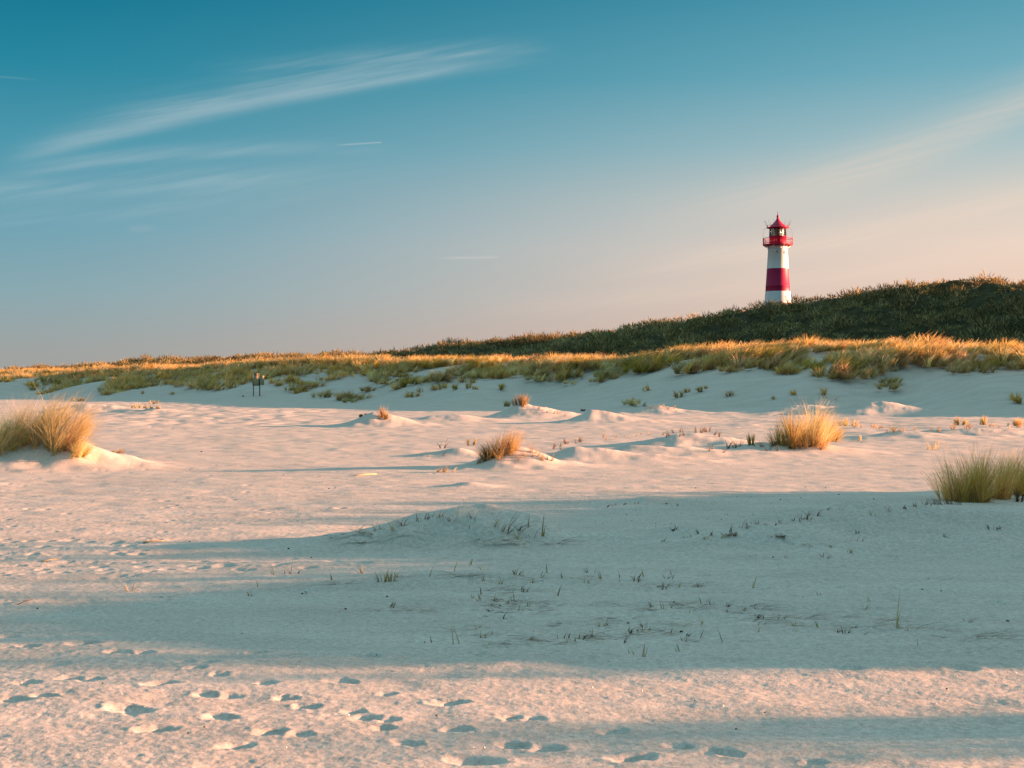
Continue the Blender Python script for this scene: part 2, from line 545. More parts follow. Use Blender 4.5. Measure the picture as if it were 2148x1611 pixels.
for (cx, cy, a, dep, asp, ang) in PRINTS:
    b = max(a * asp, 0.045)
    r0, r1 = np.searchsorted(YS, cy - 3 * a), np.searchsorted(YS, cy + 3 * a)
    if r1 <= r0:
        continue
    row = XX[(r0 + r1) // 2]
    c0, c1 = np.searchsorted(row, cx - 3.2 * a), np.searchsorted(row, cx + 3.2 * a)
    if c1 <= c0:
        continue
    sx, sy = XX[r0:r1, c0:c1] - cx, YY[r0:r1, c0:c1] - cy
    ca, sa = math.cos(ang), math.sin(ang)
    pu, pv = (sx * ca + sy * sa) / a, (-sx * sa + sy * ca) / b
    wv = 0.22 * vnoise((sx + cx) / (0.5 * a), (sy + cy) / (0.5 * a), 27)
    rr = np.sqrt(pu ** 2 + pv ** 2) * (1 + wv)
    D = min(0.034, 0.17 * a + 0.006) * dep
    wl_ = 1 - sstep(pu, -0.5, 0.3)                  # left wall eased to flare less in the low sun, right wall steeper
    dip = wl_ * (1 - sstep(rr, 0.0, 1.6)) + (1 - wl_) * (1 - sstep(rr, 0.50, 1.12))
    ZZ[r0:r1, c0:c1] += -D * dip * (1 + 0.6 * wv) + 0.10 * D * np.exp(-((rr - 1.42) / 0.34) ** 2) * (1 + 3.0 * wv)
hq = (166.0 - (XX + YY)) / SQ
fq = (102.0 - (XX + YY)) / SQ
cover = (1 - sstep(hq, 34, 41)) * sstep(-fq, 2.0, 6.0)
idx = np.arange(nr * nc).reshape(nr, nc)
quads = np.stack([idx[:-1, :-1], idx[:-1, 1:], idx[1:, 1:], idx[1:, :-1]], -1).reshape(-1, 4)

sand, nt, out = material('sand')
bs = nt.nodes.new('ShaderNodeBsdfPrincipled')
bs.inputs['Roughness'].default_value = 0.95
bs.inputs['Specular IOR Level'].default_value = 0.08
geo = nt.nodes.new('ShaderNodeTexCoord')


def noise_in(nt, vec, scale, detail=2.0, rough=0.5):
    n = nt.nodes.new('ShaderNodeTexNoise')
    n.inputs['Scale'].default_value = scale
    n.inputs['Detail'].default_value = detail
    n.inputs['Roughness'].default_value = rough
    nt.links.new(vec, n.inputs['Vector'])
    return n.outputs[0]


def rampn(nt, val, stops):
    n = nt.nodes.new('ShaderNodeValToRGB')
    while len(n.color_ramp.elements) < len(stops):
        n.color_ramp.elements.new(0.5)
    for e_, (p_, c_) in zip(n.color_ramp.elements, stops):
        e_.position, e_.color = p_, (*c_, 1)
    nt.links.new(val, n.inputs[0])
    return n.outputs[0]


def mixn(nt, f, a, b, mode='MIX'):
    n = nt.nodes.new('ShaderNodeMix')
    n.data_type, n.blend_type = 'RGBA', mode
    for s_, v_ in ((n.inputs[0], f), (n.inputs[6], a), (n.inputs[7], b)):
        if isinstance(v_, bpy.types.NodeSocket):
            nt.links.new(v_, s_)
        elif np.isscalar(v_):
            s_.default_value = v_
        else:
            s_.default_value = (*v_, 1)
    return n.outputs[2]


P = geo.outputs['Object']
grain = rampn(nt, noise_in(nt, P, 75, 3, 0.7), [(0.3, (0.40, 0.345, 0.29)), (0.7, (0.76, 0.70, 0.63))])
mp = nt.nodes.new('ShaderNodeMapping')
mp.inputs['Scale'].default_value = (0.5, 1.6, 1.0)
nt.links.new(P, mp.inputs['Vector'])
patch = rampn(nt, noise_in(nt, mp.outputs[0], 1.1, 6, 0.62), [(0.3, (0.47, 0.42, 0.36)), (0.7, (0.68, 0.625, 0.555))])
base = mixn(nt, 0.5, grain, patch)
spk = rampn(nt, noise_in(nt, P, 24, 5, 0.75), [(0.34, (0.80, 0.80, 0.80)), (0.64, (1.16, 1.16, 1.17))])
base = mixn(nt, 1.0, base, spk, 'MULTIPLY')
at = nt.nodes.new('ShaderNodeAttribute')
at.attribute_name = 'cover'
soil = rampn(nt, noise_in(nt, P, 1.5, 3), [(0.3, (0.030, 0.032, 0.016)), (0.7, (0.07, 0.065, 0.032))])
base = mixn(nt, at.outputs['Fac'], base, soil)
nt.links.new(base, bs.inputs['Base Color'])
bp = nt.nodes.new('ShaderNodeBump')
bp.inputs['Strength'].default_value = 0.6
bp.inputs['Distance'].default_value = 0.004
nt.links.new(noise_in(nt, P, 60, 3, 0.6), bp.inputs['Height'])
nt.links.new(bp.outputs[0], bs.inputs['Normal'])
nt.links.new(bs.outputs[0], out.inputs[0])

gm = mesh_np('beach', np.c_[XX.ravel(), YY.ravel(), ZZ.ravel()], quads, sand, True, {'cover': cover.ravel()})
tag(link('beach', gm), 'pale pink sand flat rising into sand dunes', 'beach', None, 'structure')


# ------------------------------------------------------------------ grass
def grass_mat(name, rough=0.6, trans=0.48):
    m, nt, out = material(name)
    a = nt.nodes.new('ShaderNodeAttribute')
    a.attribute_name = 'Col'
    oi = nt.nodes.new('ShaderNodeObjectInfo')
    hs = nt.nodes.new('ShaderNodeHueSaturation')
    mr = nt.nodes.new('ShaderNodeMapRange')
    mr.inputs[3].default_value, mr.inputs[4].default_value = 0.8, 1.2
    nt.links.new(oi.outputs['Random'], mr.inputs[0])
    nt.links.new(mr.outputs[0], hs.inputs['Value'])
    nt.links.new(a.outputs['Color'], hs.inputs['Color'])
    d = nt.nodes.new('ShaderNodeBsdfDiffuse')
    t = nt.nodes.new('ShaderNodeBsdfTranslucent')
    nt.links.new(hs.outputs[0], d.inputs[0])
    nt.links.new(hs.outputs[0], t.inputs[0])
    mxs = nt.nodes.new('ShaderNodeMixShader')
    mxs.inputs[0].default_value = trans
    nt.links.new(d.outputs[0], mxs.inputs[1])
    nt.links.new(t.outputs[0], mxs.inputs[2])
    nt.links.new(mxs.outputs[0], out.inputs[0])
    return m


GRASS = grass_mat('grass_blades')
STEM = grass_mat('dry_stems', trans=0.1)


def blades(base, L, wid, alpha, th0, kap, col, seg=4, face=None):
    """Tapering strips. base (n,3), lean bearing alpha, start lean th0, total extra bend kap."""
    n = len(base)
    L, wid, alpha, th0, kap = [np.broadcast_to(np.asarray(v, float), (n,)) for v in (L, wid, alpha, th0, kap)]
    fa = rng.uniform(0, math.pi, n) if face is None else np.broadcast_to(face, (n,))
    wx, wy = np.cos(fa), np.sin(fa)
    p = np.array(base, float)
    V = np.zeros((n, seg + 1, 2, 3))
    for k in range(seg + 1):
        s = k / seg
        hw = wid * 0.5 * (1 - 0.85 * s ** 1.6)
        V[:, k, 0] = p - np.stack([wx * hw, wy * hw, 0 * hw], 1)
        V[:, k, 1] = p + np.stack([wx * hw, wy * hw, 0 * hw], 1)
        th = th0 + kap * (s + 0.5 / seg)
        stp = L / seg
        p = p + np.stack([np.sin(th) * np.cos(alpha) * stp, np.sin(th) * np.sin(alpha) * stp, np.cos(th) * stp], 1)
    co = V.reshape(-1, 3)
    b = (np.arange(n) * (seg + 1) * 2)[:, None]
    q = np.concatenate([b + np.array([2 * k, 2 * k + 1, 2 * k + 3, 2 * k + 2])[None, :] for k in range(seg)], 0)
    c = np.repeat(col, (seg + 1) * 2, 0)
    return co, q, c


def join(parts):
    co, q, c, o = [], [], [], 0
    for a, b, d in parts:
        co.append(a)
        q.append(b + o)
        c.append(d)
        o += len(a)
    return np.concatenate(co), np.concatenate(q), np.concatenate(c)


PAL = {'gold': [(0.76, 0.61, 0.30), (0.66, 0.52, 0.23), (0.50, 0.39, 0.16), (0.82, 0.71, 0.44)],
       'olive': [(0.68, 0.47, 0.15), (0.76, 0.52, 0.19), (0.50, 0.35, 0.11), (0.80, 0.58, 0.26)],
       'marsh': [(0.86, 0.52, 0.15), (0.78, 0.46, 0.12), (0.62, 0.36, 0.09), (0.88, 0.62, 0.28)],
       'mixed': [(0.72, 0.51, 0.23), (0.60, 0.42, 0.18), (0.78, 0.59, 0.32), (0.42, 0.30, 0.12)],
       'straw': [(0.54, 0.38, 0.18), (0.44, 0.28, 0.13), (0.60, 0.47, 0.26)],
       'yellow': [(0.64, 0.46, 0.11), (0.52, 0.38, 0.09), (0.38, 0.29, 0.07)],
       'pale': [(0.66, 0.58, 0.40), (0.58, 0.50, 0.32)],
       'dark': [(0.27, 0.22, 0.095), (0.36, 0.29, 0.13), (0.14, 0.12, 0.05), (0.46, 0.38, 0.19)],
       'brown': [(0.18, 0.11, 0.055), (0.36, 0.24, 0.12), (0.08, 0.055, 0.035)]}


def pal(name, n):
    a = np.array(PAL[name])
    return np.clip(a[rng.integers(0, len(a), n)] * rng.uniform(0.8, 1.2, (n, 1)) * rng.uniform(0.93, 1.07, (n, 3)), 0, 0.8)


def tuft_arrays(n, rx, ry, h, palette, wid, lean=0.35, bend=0.8, wind=0.3, seg=4, base_fn=None, sub=None, spread=0.55):
    """A grass tuft: blades fan out from a few shoots; wind (bearing +x) bends the tips over."""
    ns = sub or max(4, int(n / 38))
    sc_ = rng.normal(0, 0.5, (ns, 2))
    k = rng.integers(0, ns, n)
    pos = sc_[k] + rng.normal(0, 0.06, (n, 2))
    rr = np.linalg.norm(pos, axis=1)
    pos = pos / np.maximum(1.0, rr)[:, None]
    bx, by = pos[:, 0] * rx, pos[:, 1] * ry
    bz = base_fn(bx, by) if base_fn else np.zeros(n)
    bz = bz - 0.03 * h
    sa = rng.normal(0, 1, (ns, 2)) * 0.55
    sl = rng.uniform(0.70, 1.02, ns)
    sb = rng.uniform(0.55, 1.35, ns)
    tint = rng.uniform(0.72, 1.22, (ns, 1)) * np.c_[np.ones(ns), rng.uniform(0.92, 1.08, ns), rng.uniform(0.85, 1.1, ns)]
    dx = pos[:, 0] + sa[k, 0] + rng.normal(0, .35, n)
    dy = pos[:, 1] + sa[k, 1] + rng.normal(0, .35, n)
    out_a = np.arctan2(dy, dx)
    th = np.abs(rng.normal(0, lean, n)) * spread * 2 * np.clip(np.hypot(dx, dy), 0.3, 1.3)
    vx, vy = np.cos(out_a) * np.sin(th) + wind * 0.6 * sb[k], np.sin(out_a) * np.sin(th)
    al = np.arctan2(vy, vx)
    th0 = np.minimum(np.hypot(vx, vy), 0.95)
    kap = bend * rng.uniform(0.5, 1.2, n) * sb[k]
    edge = np.clip(np.linalg.norm(pos, axis=1), 0, 1)
    L = h * rng.uniform(0.6, 1.0, n) * sl[k] * (1.08 - 0.30 * edge ** 2) * (1 + 0.08 * kap)
    colr = np.clip(pal(palette, n) * tint[k], 0, 0.85)
    dead = rng.uniform(0, 1, n) < 0.13              # bent, broken and fallen blades
    al = np.where(dead, rng.uniform(0, 6.28, n), al)
    th0 = np.where(dead, rng.uniform(0.6, 1.35, n), th0)
    kap = np.where(dead, rng.uniform(0.0, 0.9, n), kap)
    L = np.where(dead, L * rng.uniform(0.35, 0.85, n), L)
    colr = np.where(dead[:, None], colr * np.array([0.75, 0.62, 0.6]), colr)
    return blades(np.stack([bx, by, bz], 1), L, wid * rng.uniform(0.6, 1.3, n), al, th0, kap, colr, seg)


def tuft_obj(px, py, n, rx, h, palette, label, wid=0.006, group=None, ry=None, stems=0, cat='grass tuft', pt=None, **kw):
    c = pt or cast(px, py)
    x0, y0, z0 = c
    ry = ry or rx * 0.8
    fn = lambda bx, by: H(x0 + bx, y0 + by) - z0
    parts = [tuft_arrays(n, rx, ry, h, palette, wid, base_fn=fn, **kw)]
    if stems:
        m_ = stems
        bx, by = rng.uniform(-1, 1, m_) * rx, rng.uniform(-1, 1, m_) * ry
        parts.append(blades(np.stack([bx, by, fn(bx, by) - 0.02], 1), h * rng.uniform(0.9, 1.35, m_), wid * 0.7, rng.uniform(0, 6.28, m_) * 0.3,
                            rng.uniform(0, 0.25, m_), rng.uniform(0, 0.3, m_), pal('straw', m_), 4))
    co, q, cc = join(parts)
    o = link('marram_tuft', mesh_np('marram_tuft', co, q, GRASS, False, {'Col': cc}), None, (x0, y0, z0))
    return tag(o, label, cat, group)


def d_at(px, py):
    return cast(px, py)[1]


# --- tufts one can point at
tuft_obj(10, 942, 800, 0.38, 1.02, 'gold', 'golden marram tuft cut by the left edge of the photo', 0.007, wind=0.45, bend=1.0)
tuft_obj(60, 926, 1000, 0.38, 1.10, 'gold', 'tall golden marram tuft on the sunlit left mound, just right of the cut-off tuft', 0.007, wind=0.4, bend=1.0)
tuft_obj(118, 932, 1200, 0.40, 1.24, 'gold', 'biggest bushiest golden marram tuft on top of the sunlit left mound', 0.007, wind=0.4, bend=0.95)
tuft_obj(166, 914, 480, 0.22, 0.80, 'gold', 'slimmer marram tuft at the right shoulder of the left mound', 0.007, wind=0.3, bend=0.8)
tuft_obj(168, 956, 520, 0.20, 0.48, 'gold', 'low golden tuft drooping over the bright sandy right flank of the left mound', 0.006, wind=0.7, bend=1.2)
tuft_obj(240, 950, 240, 0.34, 0.15, 'straw', 'flattened reddish grass patch at the tail of the left mound', 0.005, ry=0.15, wind=0.5, bend=1.2)
tuft_obj(35, 925, 500, 0.5, 0.50, 'straw', 'short straw grass in front of the two leftmost marram tufts', 0.006, wind=0.4)

tuft_obj(1045, 952, 820, 0.40, 0.56, 'straw', 'dense straw-coloured tuft crowning the mid-field mound left of centre', 0.006, wind=0.2, bend=0.8, lean=0.5)
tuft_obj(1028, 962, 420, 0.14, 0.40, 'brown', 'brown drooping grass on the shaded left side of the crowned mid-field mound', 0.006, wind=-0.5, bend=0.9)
tuft_obj(988, 934, 260, 0.11, 0.26, 'gold', 'small upright tuft behind and left of the crowned mid-field mound', 0.006, wind=0.05, bend=0.4)
tuft_obj(935, 990, 190, 0.18, 0.17, 'pale', 'bent pale grass strands lying low left of the crowned mound', 0.006, ry=0.12, wind=0.8, bend=1.4)
tuft_obj(1098, 849, 420, 0.42, 0.55, 'straw', 'reddish tuft on the peak of the far central mound', 0.016, wind=0.0, bend=0.4, stems=10)
tuft_obj(1063, 853, 260, 0.28, 0.48, 'mixed', 'smaller tuft left of the peak on the far central mound', 0.016, wind=-0.1, bend=0.5)
tuft_obj(803, 877, 280, 0.18, 0.44, 'straw', 'tuft on the lone mound in the lit sand left of centre', 0.014, wind=0.0, bend=0.3, stems=14)
tuft_obj(757, 876, 260, 0.24, 0.15, 'brown', 'low creeping grass on the shaded left end of the lone mound', 0.012, ry=0.25, wind=-0.4)
tuft_obj(1328, 848, 520, 0.62, 0.48, 'gold', 'rounded golden tuft standing against the shaded dune foot right of centre', 0.018, wind=0.15, bend=0.8)
tuft_obj(1226, 862, 220, 0.26, 0.15, 'brown', 'dark low grass on top of the grooved far mound', 0.014, ry=0.2, sub=4)

def scatter_tufts(pts, jx, jy, n, h, palette, label, group, wid, **kw):
    for px, py in pts:
        for _ in range(n):
            tuft_obj(px + rng.uniform(-jx, jx), py + rng.uniform(-jy, jy), 30, rng.uniform(0.10, 0.22), h * rng.uniform(0.6, 1.25), palette, label, wid * 0.6,
                     group=group, sub=1, lean=0.6, **kw)


scatter_tufts([(1385, 853), (1405, 856), (1365, 855)], 10, 3, 2, 0.26, 'straw', 'thin low grass right of the rounded golden tuft', 'thin grass right of the rounded golden tuft', 0.016)
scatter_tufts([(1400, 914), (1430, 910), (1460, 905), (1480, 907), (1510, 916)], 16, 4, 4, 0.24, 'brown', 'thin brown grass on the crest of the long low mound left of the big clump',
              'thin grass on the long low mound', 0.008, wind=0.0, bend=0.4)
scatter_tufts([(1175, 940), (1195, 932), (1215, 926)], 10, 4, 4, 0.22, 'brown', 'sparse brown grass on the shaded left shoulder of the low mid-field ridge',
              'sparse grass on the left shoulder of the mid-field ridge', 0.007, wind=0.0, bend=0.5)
scatter_tufts([(1280, 922), (1310, 918), (1340, 914)], 16, 3, 3, 0.18, 'straw', 'scattered thin blades along the back of the low mid-field ridge',
              'thin blades along the mid-field ridge', 0.007, wind=0.0, bend=0.4)
scatter_tufts([(1090, 948), (1110, 955), (1130, 962), (1150, 968)], 10, 4, 3, 0.24, 'straw', 'thin sparse grass along the right tail of the crowned mid-field mound',
              'sparse grass on the right tail of the crowned mound', 0.006, wind=0.1)
scatter_tufts([(1800, 895), (1830, 898), (1850, 902), (1880, 905), (1910, 903)], 16, 4, 4, 0.24, 'straw', 'low reddish grass spreading right from the tall clump towards the lit ridge',
              'low reddish grass right of the tall clump', 0.010)
scatter_tufts([(1960, 903), (2000, 900), (2040, 897), (2085, 897), (2120, 896), (2145, 900)], 20, 4, 5, 0.20, 'straw', 'low matted grass along the top of the lit ridge near the right edge',
              'matted grass on the lit ridge', 0.010)
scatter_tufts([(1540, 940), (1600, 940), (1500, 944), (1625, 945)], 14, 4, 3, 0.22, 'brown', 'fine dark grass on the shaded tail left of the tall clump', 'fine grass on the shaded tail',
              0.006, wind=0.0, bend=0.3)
scatter_tufts([(1130, 858), (1150, 865), (1170, 869)], 10, 3, 2, 0.2, 'straw', 'thin reddish grass down the right slope of the far central mound', 'thin grass on the far central mound', 0.014)
tuft_obj(1655, 936, 700, 0.30, 0.88, 'olive', 'olive left half of the tall marram clump below the lighthouse', 0.008, wind=0.0, bend=0.4, lean=0.24)
tuft_obj(1702, 930, 850, 0.32, 1.10, 'gold', 'tallest tuft with feathery pale tips in the clump below the lighthouse', 0.008, wind=0.15, bend=0.8, lean=0.26)
tuft_obj(1736, 926, 480, 0.26, 0.88, 'yellow', 'yellow-green tuft leaning out right of the tall clump below the lighthouse', 0.008, wind=0.45, bend=0.6)
tuft_obj(1702, 938, 520, 0.34, 0.50, 'straw', 'pinkish dead grass at the front foot of the tall clump below the lighthouse', 0.006, wind=0.0, bend=0.5, lean=0.4)
tuft_obj(1637, 934, 330, 0.16, 0.52, 'yellow', 'short yellow tuft at the left foot of the tall clump below the lighthouse', 0.007, wind=-0.05, bend=0.3)
tuft_obj(1576, 935, 220, 0.08, 0.36, 'yellow', 'narrow bright yellow tuft alone left of the tall clump', 0.007, wind=0.0, bend=0.15, lean=0.12)
tuft_obj(1803, 925, 90, 0.05, 0.22, 'gold', 'tiny upright tuft on the sand just right of the tall clump', 0.006, wind=0.0, bend=0.15, lean=0.12)
tuft_obj(1782, 893, 340, 0.42, 0.36, 'gold', 'lit tuft behind and right of the tall clump', 0.009, wind=0.1, bend=0.4)
tuft_obj(2013, 892, 360, 0.26, 0.36, 'gold', 'squat golden tuft on the lit ridge near the right edge', 0.010, wind=0.0, bend=0.4)
tuft_obj(2066, 893, 240, 0.14, 0.40, 'gold', 'slim golden tuft on the lit ridge right of the squat one', 0.010, wind=0.0, bend=0.25, lean=0.2)
tuft_obj(2138, 893, 300, 0.30, 0.36, 'straw', 'reddish tuft on the lit ridge at the right edge', 0.010, wind=0.0, bend=0.4)

tuft_obj(2004, 1050, 520, 0.19, 0.70, 'marsh', 'leftmost tuft of the shaded olive clump at the right edge', 0.0055, wind=-0.15, bend=0.5, lean=0.34)
tuft_obj(2042, 1053, 800, 0.22, 0.90, 'marsh', 'tallest tuft of the shaded olive clump at the right edge', 0.0055, wind=-0.02, bend=0.45, lean=0.32)
tuft_obj(2090, 1046, 760, 0.22, 0.84, 'marsh', 'middle tuft of the shaded olive clump at the right edge', 0.0055, wind=0.05, bend=0.45, lean=0.32)
tuft_obj(2140, 1038, 760, 0.22, 0.84, 'marsh', 'rightmost tuft of the shaded olive clump, cut by the right edge', 0.0055, wind=0.08, bend=0.45, lean=0.32)
tuft_obj(2132, 1052, 170, 0.09, 0.20, 'brown', 'short brown dead grass under the rightmost shaded tuft', 0.005, wind=0.0, bend=0.5)
tuft_obj(1985, 1060, 160, 0.30, 0.17, 'brown', 'wispy grass trailing left from the shaded olive clump', 0.004, ry=0.1, wind=-0.5, bend=0.8, sub=14)
tuft_obj(1960, 943, 70, 0.30, 0.30, 'gold', 'few lit stems standing behind the shaded olive clump', 0.006, ry=0.2, sub=10, wind=0.0, bend=0.3)

# unseen tufts added on the off-frame bank to fray the edge of its shade
bg = []
for i in range(95):
    bx_, by_ = rng.uniform(14.0, 18.0), rng.uniform(9.0, 21.0)
    if i < 8:
        bx_, by_ = rng.uniform(15, 17), rng.uniform(7.3, 7.7)
    if 15.5 < by_ < 17.0:
        continue
    hb = float(H(bx_, by_))
    co, q, cc = tuft_arrays(46, 0.4, 0.4, rng.uniform(0.6, 1.05), 'mixed', 0.014, wind=0.1, bend=0.6, lean=0.3)
    bg.append((co + np.array([bx_, by_, hb]), q, cc))
co, q, cc = join(bg)
tag(link('shade_bank_grass', mesh_np('shade_bank_grass', co, q, GRASS, False, {'Col': cc})), 'unseen loose marram grass added on the bank that shades the beach', 'grass', None, 'stuff')

# small olive tufts on the shaded foot of the foredune
SMALL = [(855, 833, 14), (868, 833, 13), (832, 817, 20), (850, 812, 20), (881, 822, 10), (909, 818, 13), (920, 818, 13), (931, 814, 15),
         (956, 817, 14), (972, 802, 15), (989, 804, 12), (982, 815, 14), (998, 817, 10), (1050, 817, 15), (686, 823, 6), (1358, 820, 14),
         (1426, 834, 15), (1440, 823, 12), (1472, 822, 13), (1529, 831, 13), (1666, 828, 13), (1728, 828, 16), (2129, 842, 22), (2141, 846, 14),
         (1620, 838, 8), (360, 828, 8), (300, 826, 7), (1480, 815, 8), (640, 815, 7), (1880, 780, 8)]
proto = []
for v in range(5):
    co, q, cc = tuft_arrays(110, 0.30, 0.25, 1.0, ['olive', 'mixed', 'olive', 'yellow', 'mixed'][v], 0.04, wind=0.0, bend=0.5, lean=0.5, seg=3)
    proto.append(mesh_np('marram_tuft', co, q, GRASS, False, {'Col': cc}))
for i, (px, py, hp) in enumerate(SMALL):
    c = cast(px, py)
    h = max(0.15, hp * 1.25 * c[1] / FPX)
    o = link('marram_tuft', proto[i % 5], None, (c[0], c[1], c[2]), rng.uniform(0, 6.28), (h * 1.7, h * 1.4, h * 1.05))
    tag(o, 'small olive marram tuft standing alone on the blue shaded foot of the dune', 'grass tuft', 'small tufts on the shaded dune foot')
for i, (px, py, hp, lb) in enumerate([(295, 856, 16, 'pale whitish tuft on the lit sand far left, nearest of the pale three'),
                                      (322, 847, 12, 'pale whitish tuft at the dune shade line far left'),
                                      (328, 857, 10, 'faintest pale tuft right of the other two far left'),
                                      (168, 842, 12, 'brown tuft on the mound peeping over the left golden tufts')]):
    c = cast(px, py)
    h = hp * c[1] / FPX
    co, q, cc = tuft_arrays(160, 0.5, 0.4, h, 'pale' if i < 3 else 'mixed', 0.03, wind=0.1, bend=0.6, lean=0.5)
    tag(link('marram_tuft', mesh_np('marram_tuft', co, q, GRASS, False, {'Col': cc}), None, c), lb, 'grass tuft')

# --- belt of marram on the foredune
belt_protos = []
for v in range(9):
    pl = ['mixed', 'olive', 'mixed', 'gold', 'mixed', 'olive', 'gold', 'mixed', 'yellow'][v]
    fine = tuft_arrays(460, 0.85, 0.8, 1.0, pl, 0.027, wind=0.22, bend=0.95, lean=0.36, seg=4, sub=11)
    co, q, cc = tuft_arrays(170, 0.85, 0.8, 1.0, pl, 0.045, wind=0.22, bend=0.95, lean=0.36, seg=3, sub=8)
    belt_protos.append((co, q, cc, mesh_np('marram_clump', fine[0], fine[1], GRASS, False, {'Col': fine[2]})))

cand = []
g = np.random.default_rng(21)
N0 = 16000
tt = g.uniform(18, 175, N0)
qq = g.uniform(-26, 11.5, N0)
bx_ = (102 - qq * SQ - tt * SQ) / 2
by_ = bx_ + tt * SQ
wob = 1.6 * vnoise(tt / 11.0, tt * 0 + 3.3, 1) + 0.9 * vnoise(tt / 4.3, tt * 0 + 7.7, 2)
qe = qq + wob
tongue = vnoise((tt + 0.9 * qq) / 5.2, qq / 13.0, 41) * 4.2 + vnoise((tt + 0.9 * qq) / 2.3, qq / 6.0, 42) * 1.5
_lt = np.array([along(p_, 102)[0] for p_ in (2148, 1900, 1700, 1600, 1500, 1400, 1300, 1200, 1000, 800, 600, 400, 200, 0)])
_lq = np.array([4.6, 5.0, 6.2, 6.8, 6.2, 4.6, 4.0, 4.8, 6.8, 7.2, 6.6, 7.4, 7.0, 7.5])
lim = np.interp(tt, _lt[np.argsort(_lt)], _lq[np.argsort(_lt)]) + 0.9 + tongue
inframe = np.abs(bx_ / by_) < 0.40
dens = np.where(qe < lim, 1.0, 0.0)
dens *= np.where(qe < -3, 0.55, 1.0)
gap = vnoise(bx_ / 2.2, by_ / 2.2, 45) + 0.6 * vnoise(bx_ / 1.1, by_ / 1.1, 46)
dens *= np.where((qe > -6) & (gap > 0.50 - 0.07 * np.clip(qe, 0, 9)), 0.0, 1.0)
ok = (g.uniform(0, 1, N0) < dens) & inframe
# clump spacing: thin out with a grid so that clumps stand about 0.9 m apart
order = np.nonzero(ok)[0]
cells, keep = set(), []
for i in order:
    kx, ky = int(bx_[i] / 0.95), int(by_[i] / 0.95)
    if any((kx + a, ky + b) in cells for a, b in ((0, 0),)):
        continue
    cells.add((kx, ky))
    keep.append(i)
keep = np.array(keep)
zz = H(bx_[keep], by_[keep])
hs = (0.80 + 0.36 * vnoise(bx_[keep] / 2.2, by_[keep] / 2.2, 43) + g.normal(0, 0.10, len(keep))).clip(0.3, 1.1)
hs *= 1 + 0.22 * sstep(bx_[keep] / by_[keep], 0.05, 0.2)
hs *= 1 - 0.35 * sstep(qe[keep] - lim[keep], -1.2, 0)
# the nearest clumps on the beach side of the crest are things; everything else of the belt is one mass
front = (qe[keep] > -1.6) & (np.abs(bx_[keep] / by_[keep]) < 0.366)
rank = np.argsort(np.where(front, by_[keep], 1e9))[:290]
solo = np.zeros(len(keep), bool)
solo[rank] = True
mass = []
for j, i in enumerate(keep):
    pv = int(g.integers(0, 9))
    rz, s = g.uniform(-0.5, 0.5), hs[j]
    w_ = s * g.uniform(0.85, 1.3) + 0.2
    if solo[j]:
        o = link('marram_clump', belt_protos[pv][3], None, (bx_[i], by_[i], zz[j]), rz, (w_, w_, s))
        px = 1074 + FPX * bx_[i] / by_[i]
        crest = qe[i] < 1.0
        if px > 1430:
            side_ = 'below the lighthouse hill on the right'
        elif px > 1000:
            side_ = 'in the middle of the photo'
        else:
            side_ = 'left of the middle of the photo'
        if crest:
            tag(o, 'golden tipped marram clump on the foredune crest ' + side_, 'grass clump', 'marram clumps on the foredune crest ' + side_)
        else:
            tag(o, 'olive marram clump on the shaded dune face ' + side_, 'grass clump', 'marram clumps on the dune face ' + side_)
    else:
        co, q, cc = belt_protos[pv][:3]
        ca, sa = math.cos(rz), math.sin(rz)
        c2 = np.stack([(co[:, 0] * ca - co[:, 1] * sa) * w_ + bx_[i], (co[:, 0] * sa + co[:, 1] * ca) * w_ + by_[i], co[:, 2] * s + zz[j]], 1)
        mass.append((c2, q, cc * g.uniform(0.8, 1.2)))
co, q, cc = join(mass)
tag(link('marram_grass', mesh_np('marram_grass', co, q, GRASS, False, {'Col': cc})),
    'distant marram grass filling the dune crest and the hollow behind it', 'grass', None, 'stuff')

# --- dense dark heath and grass over the back hill: low domed bushes that close up into one cover
N1 = 17000
tt = g.uniform(15, 250, N1)
qq = g.uniform(-12, 36, N1)                       # across the hill face
hx = (166 - qq * SQ - tt * SQ) / 2
hy = hx + tt * SQ
ok = (np.abs(hx / hy) < 0.40) & ((102.0 - (hx + hy)) / SQ < -5)
hx, hy = hx[ok], hy[ok]
hz = H(hx, hy)
n = len(hx)
br = np.clip(0.56 + 0.38 * vnoise(hx / 2.6, hy / 2.6, 51) + g.normal(0, 0.15, n), 0.2, 1.15)
NB = 36
rep = np.repeat(np.arange(n), NB)
m_ = n * NB
cz = g.uniform(0.0, 1.0, m_)
ph = g.uniform(0, 6.283, m_)
sz = np.sqrt(1 - cz * cz)
R_ = br[rep] * g.uniform(0.55, 1.0, m_)
base_p = np.stack([hx[rep] + R_ * sz * np.cos(ph), hy[rep] + R_ * sz * np.sin(ph), hz[rep] - 0.05 + 0.85 * R_ * cz], 1)
tone = np.clip(0.95 + 0.40 * vnoise(hx / 7.0, hy / 7.0, 53) + g.normal(0, 0.28, n), 0.35, 1.8)[rep][:, None]
cc0 = np.clip(pal('dark', m_) * tone, 0, 0.7)
th0 = np.arccos(cz) * 0.75
co, q, cc = blades(base_p, br[rep] * g.uniform(0.28, 0.62, m_), 0.085 * g.uniform(0.6, 1.3, m_), ph, th0, g.uniform(-0.3, 0.6, m_), cc0, 2)
tag(link('hill_grass', mesh_np('hill_grass', co, q, GRASS, False, {'Col': cc})),
    'dense dark olive heath and grass covering the back hill', 'grass', None, 'stuff')


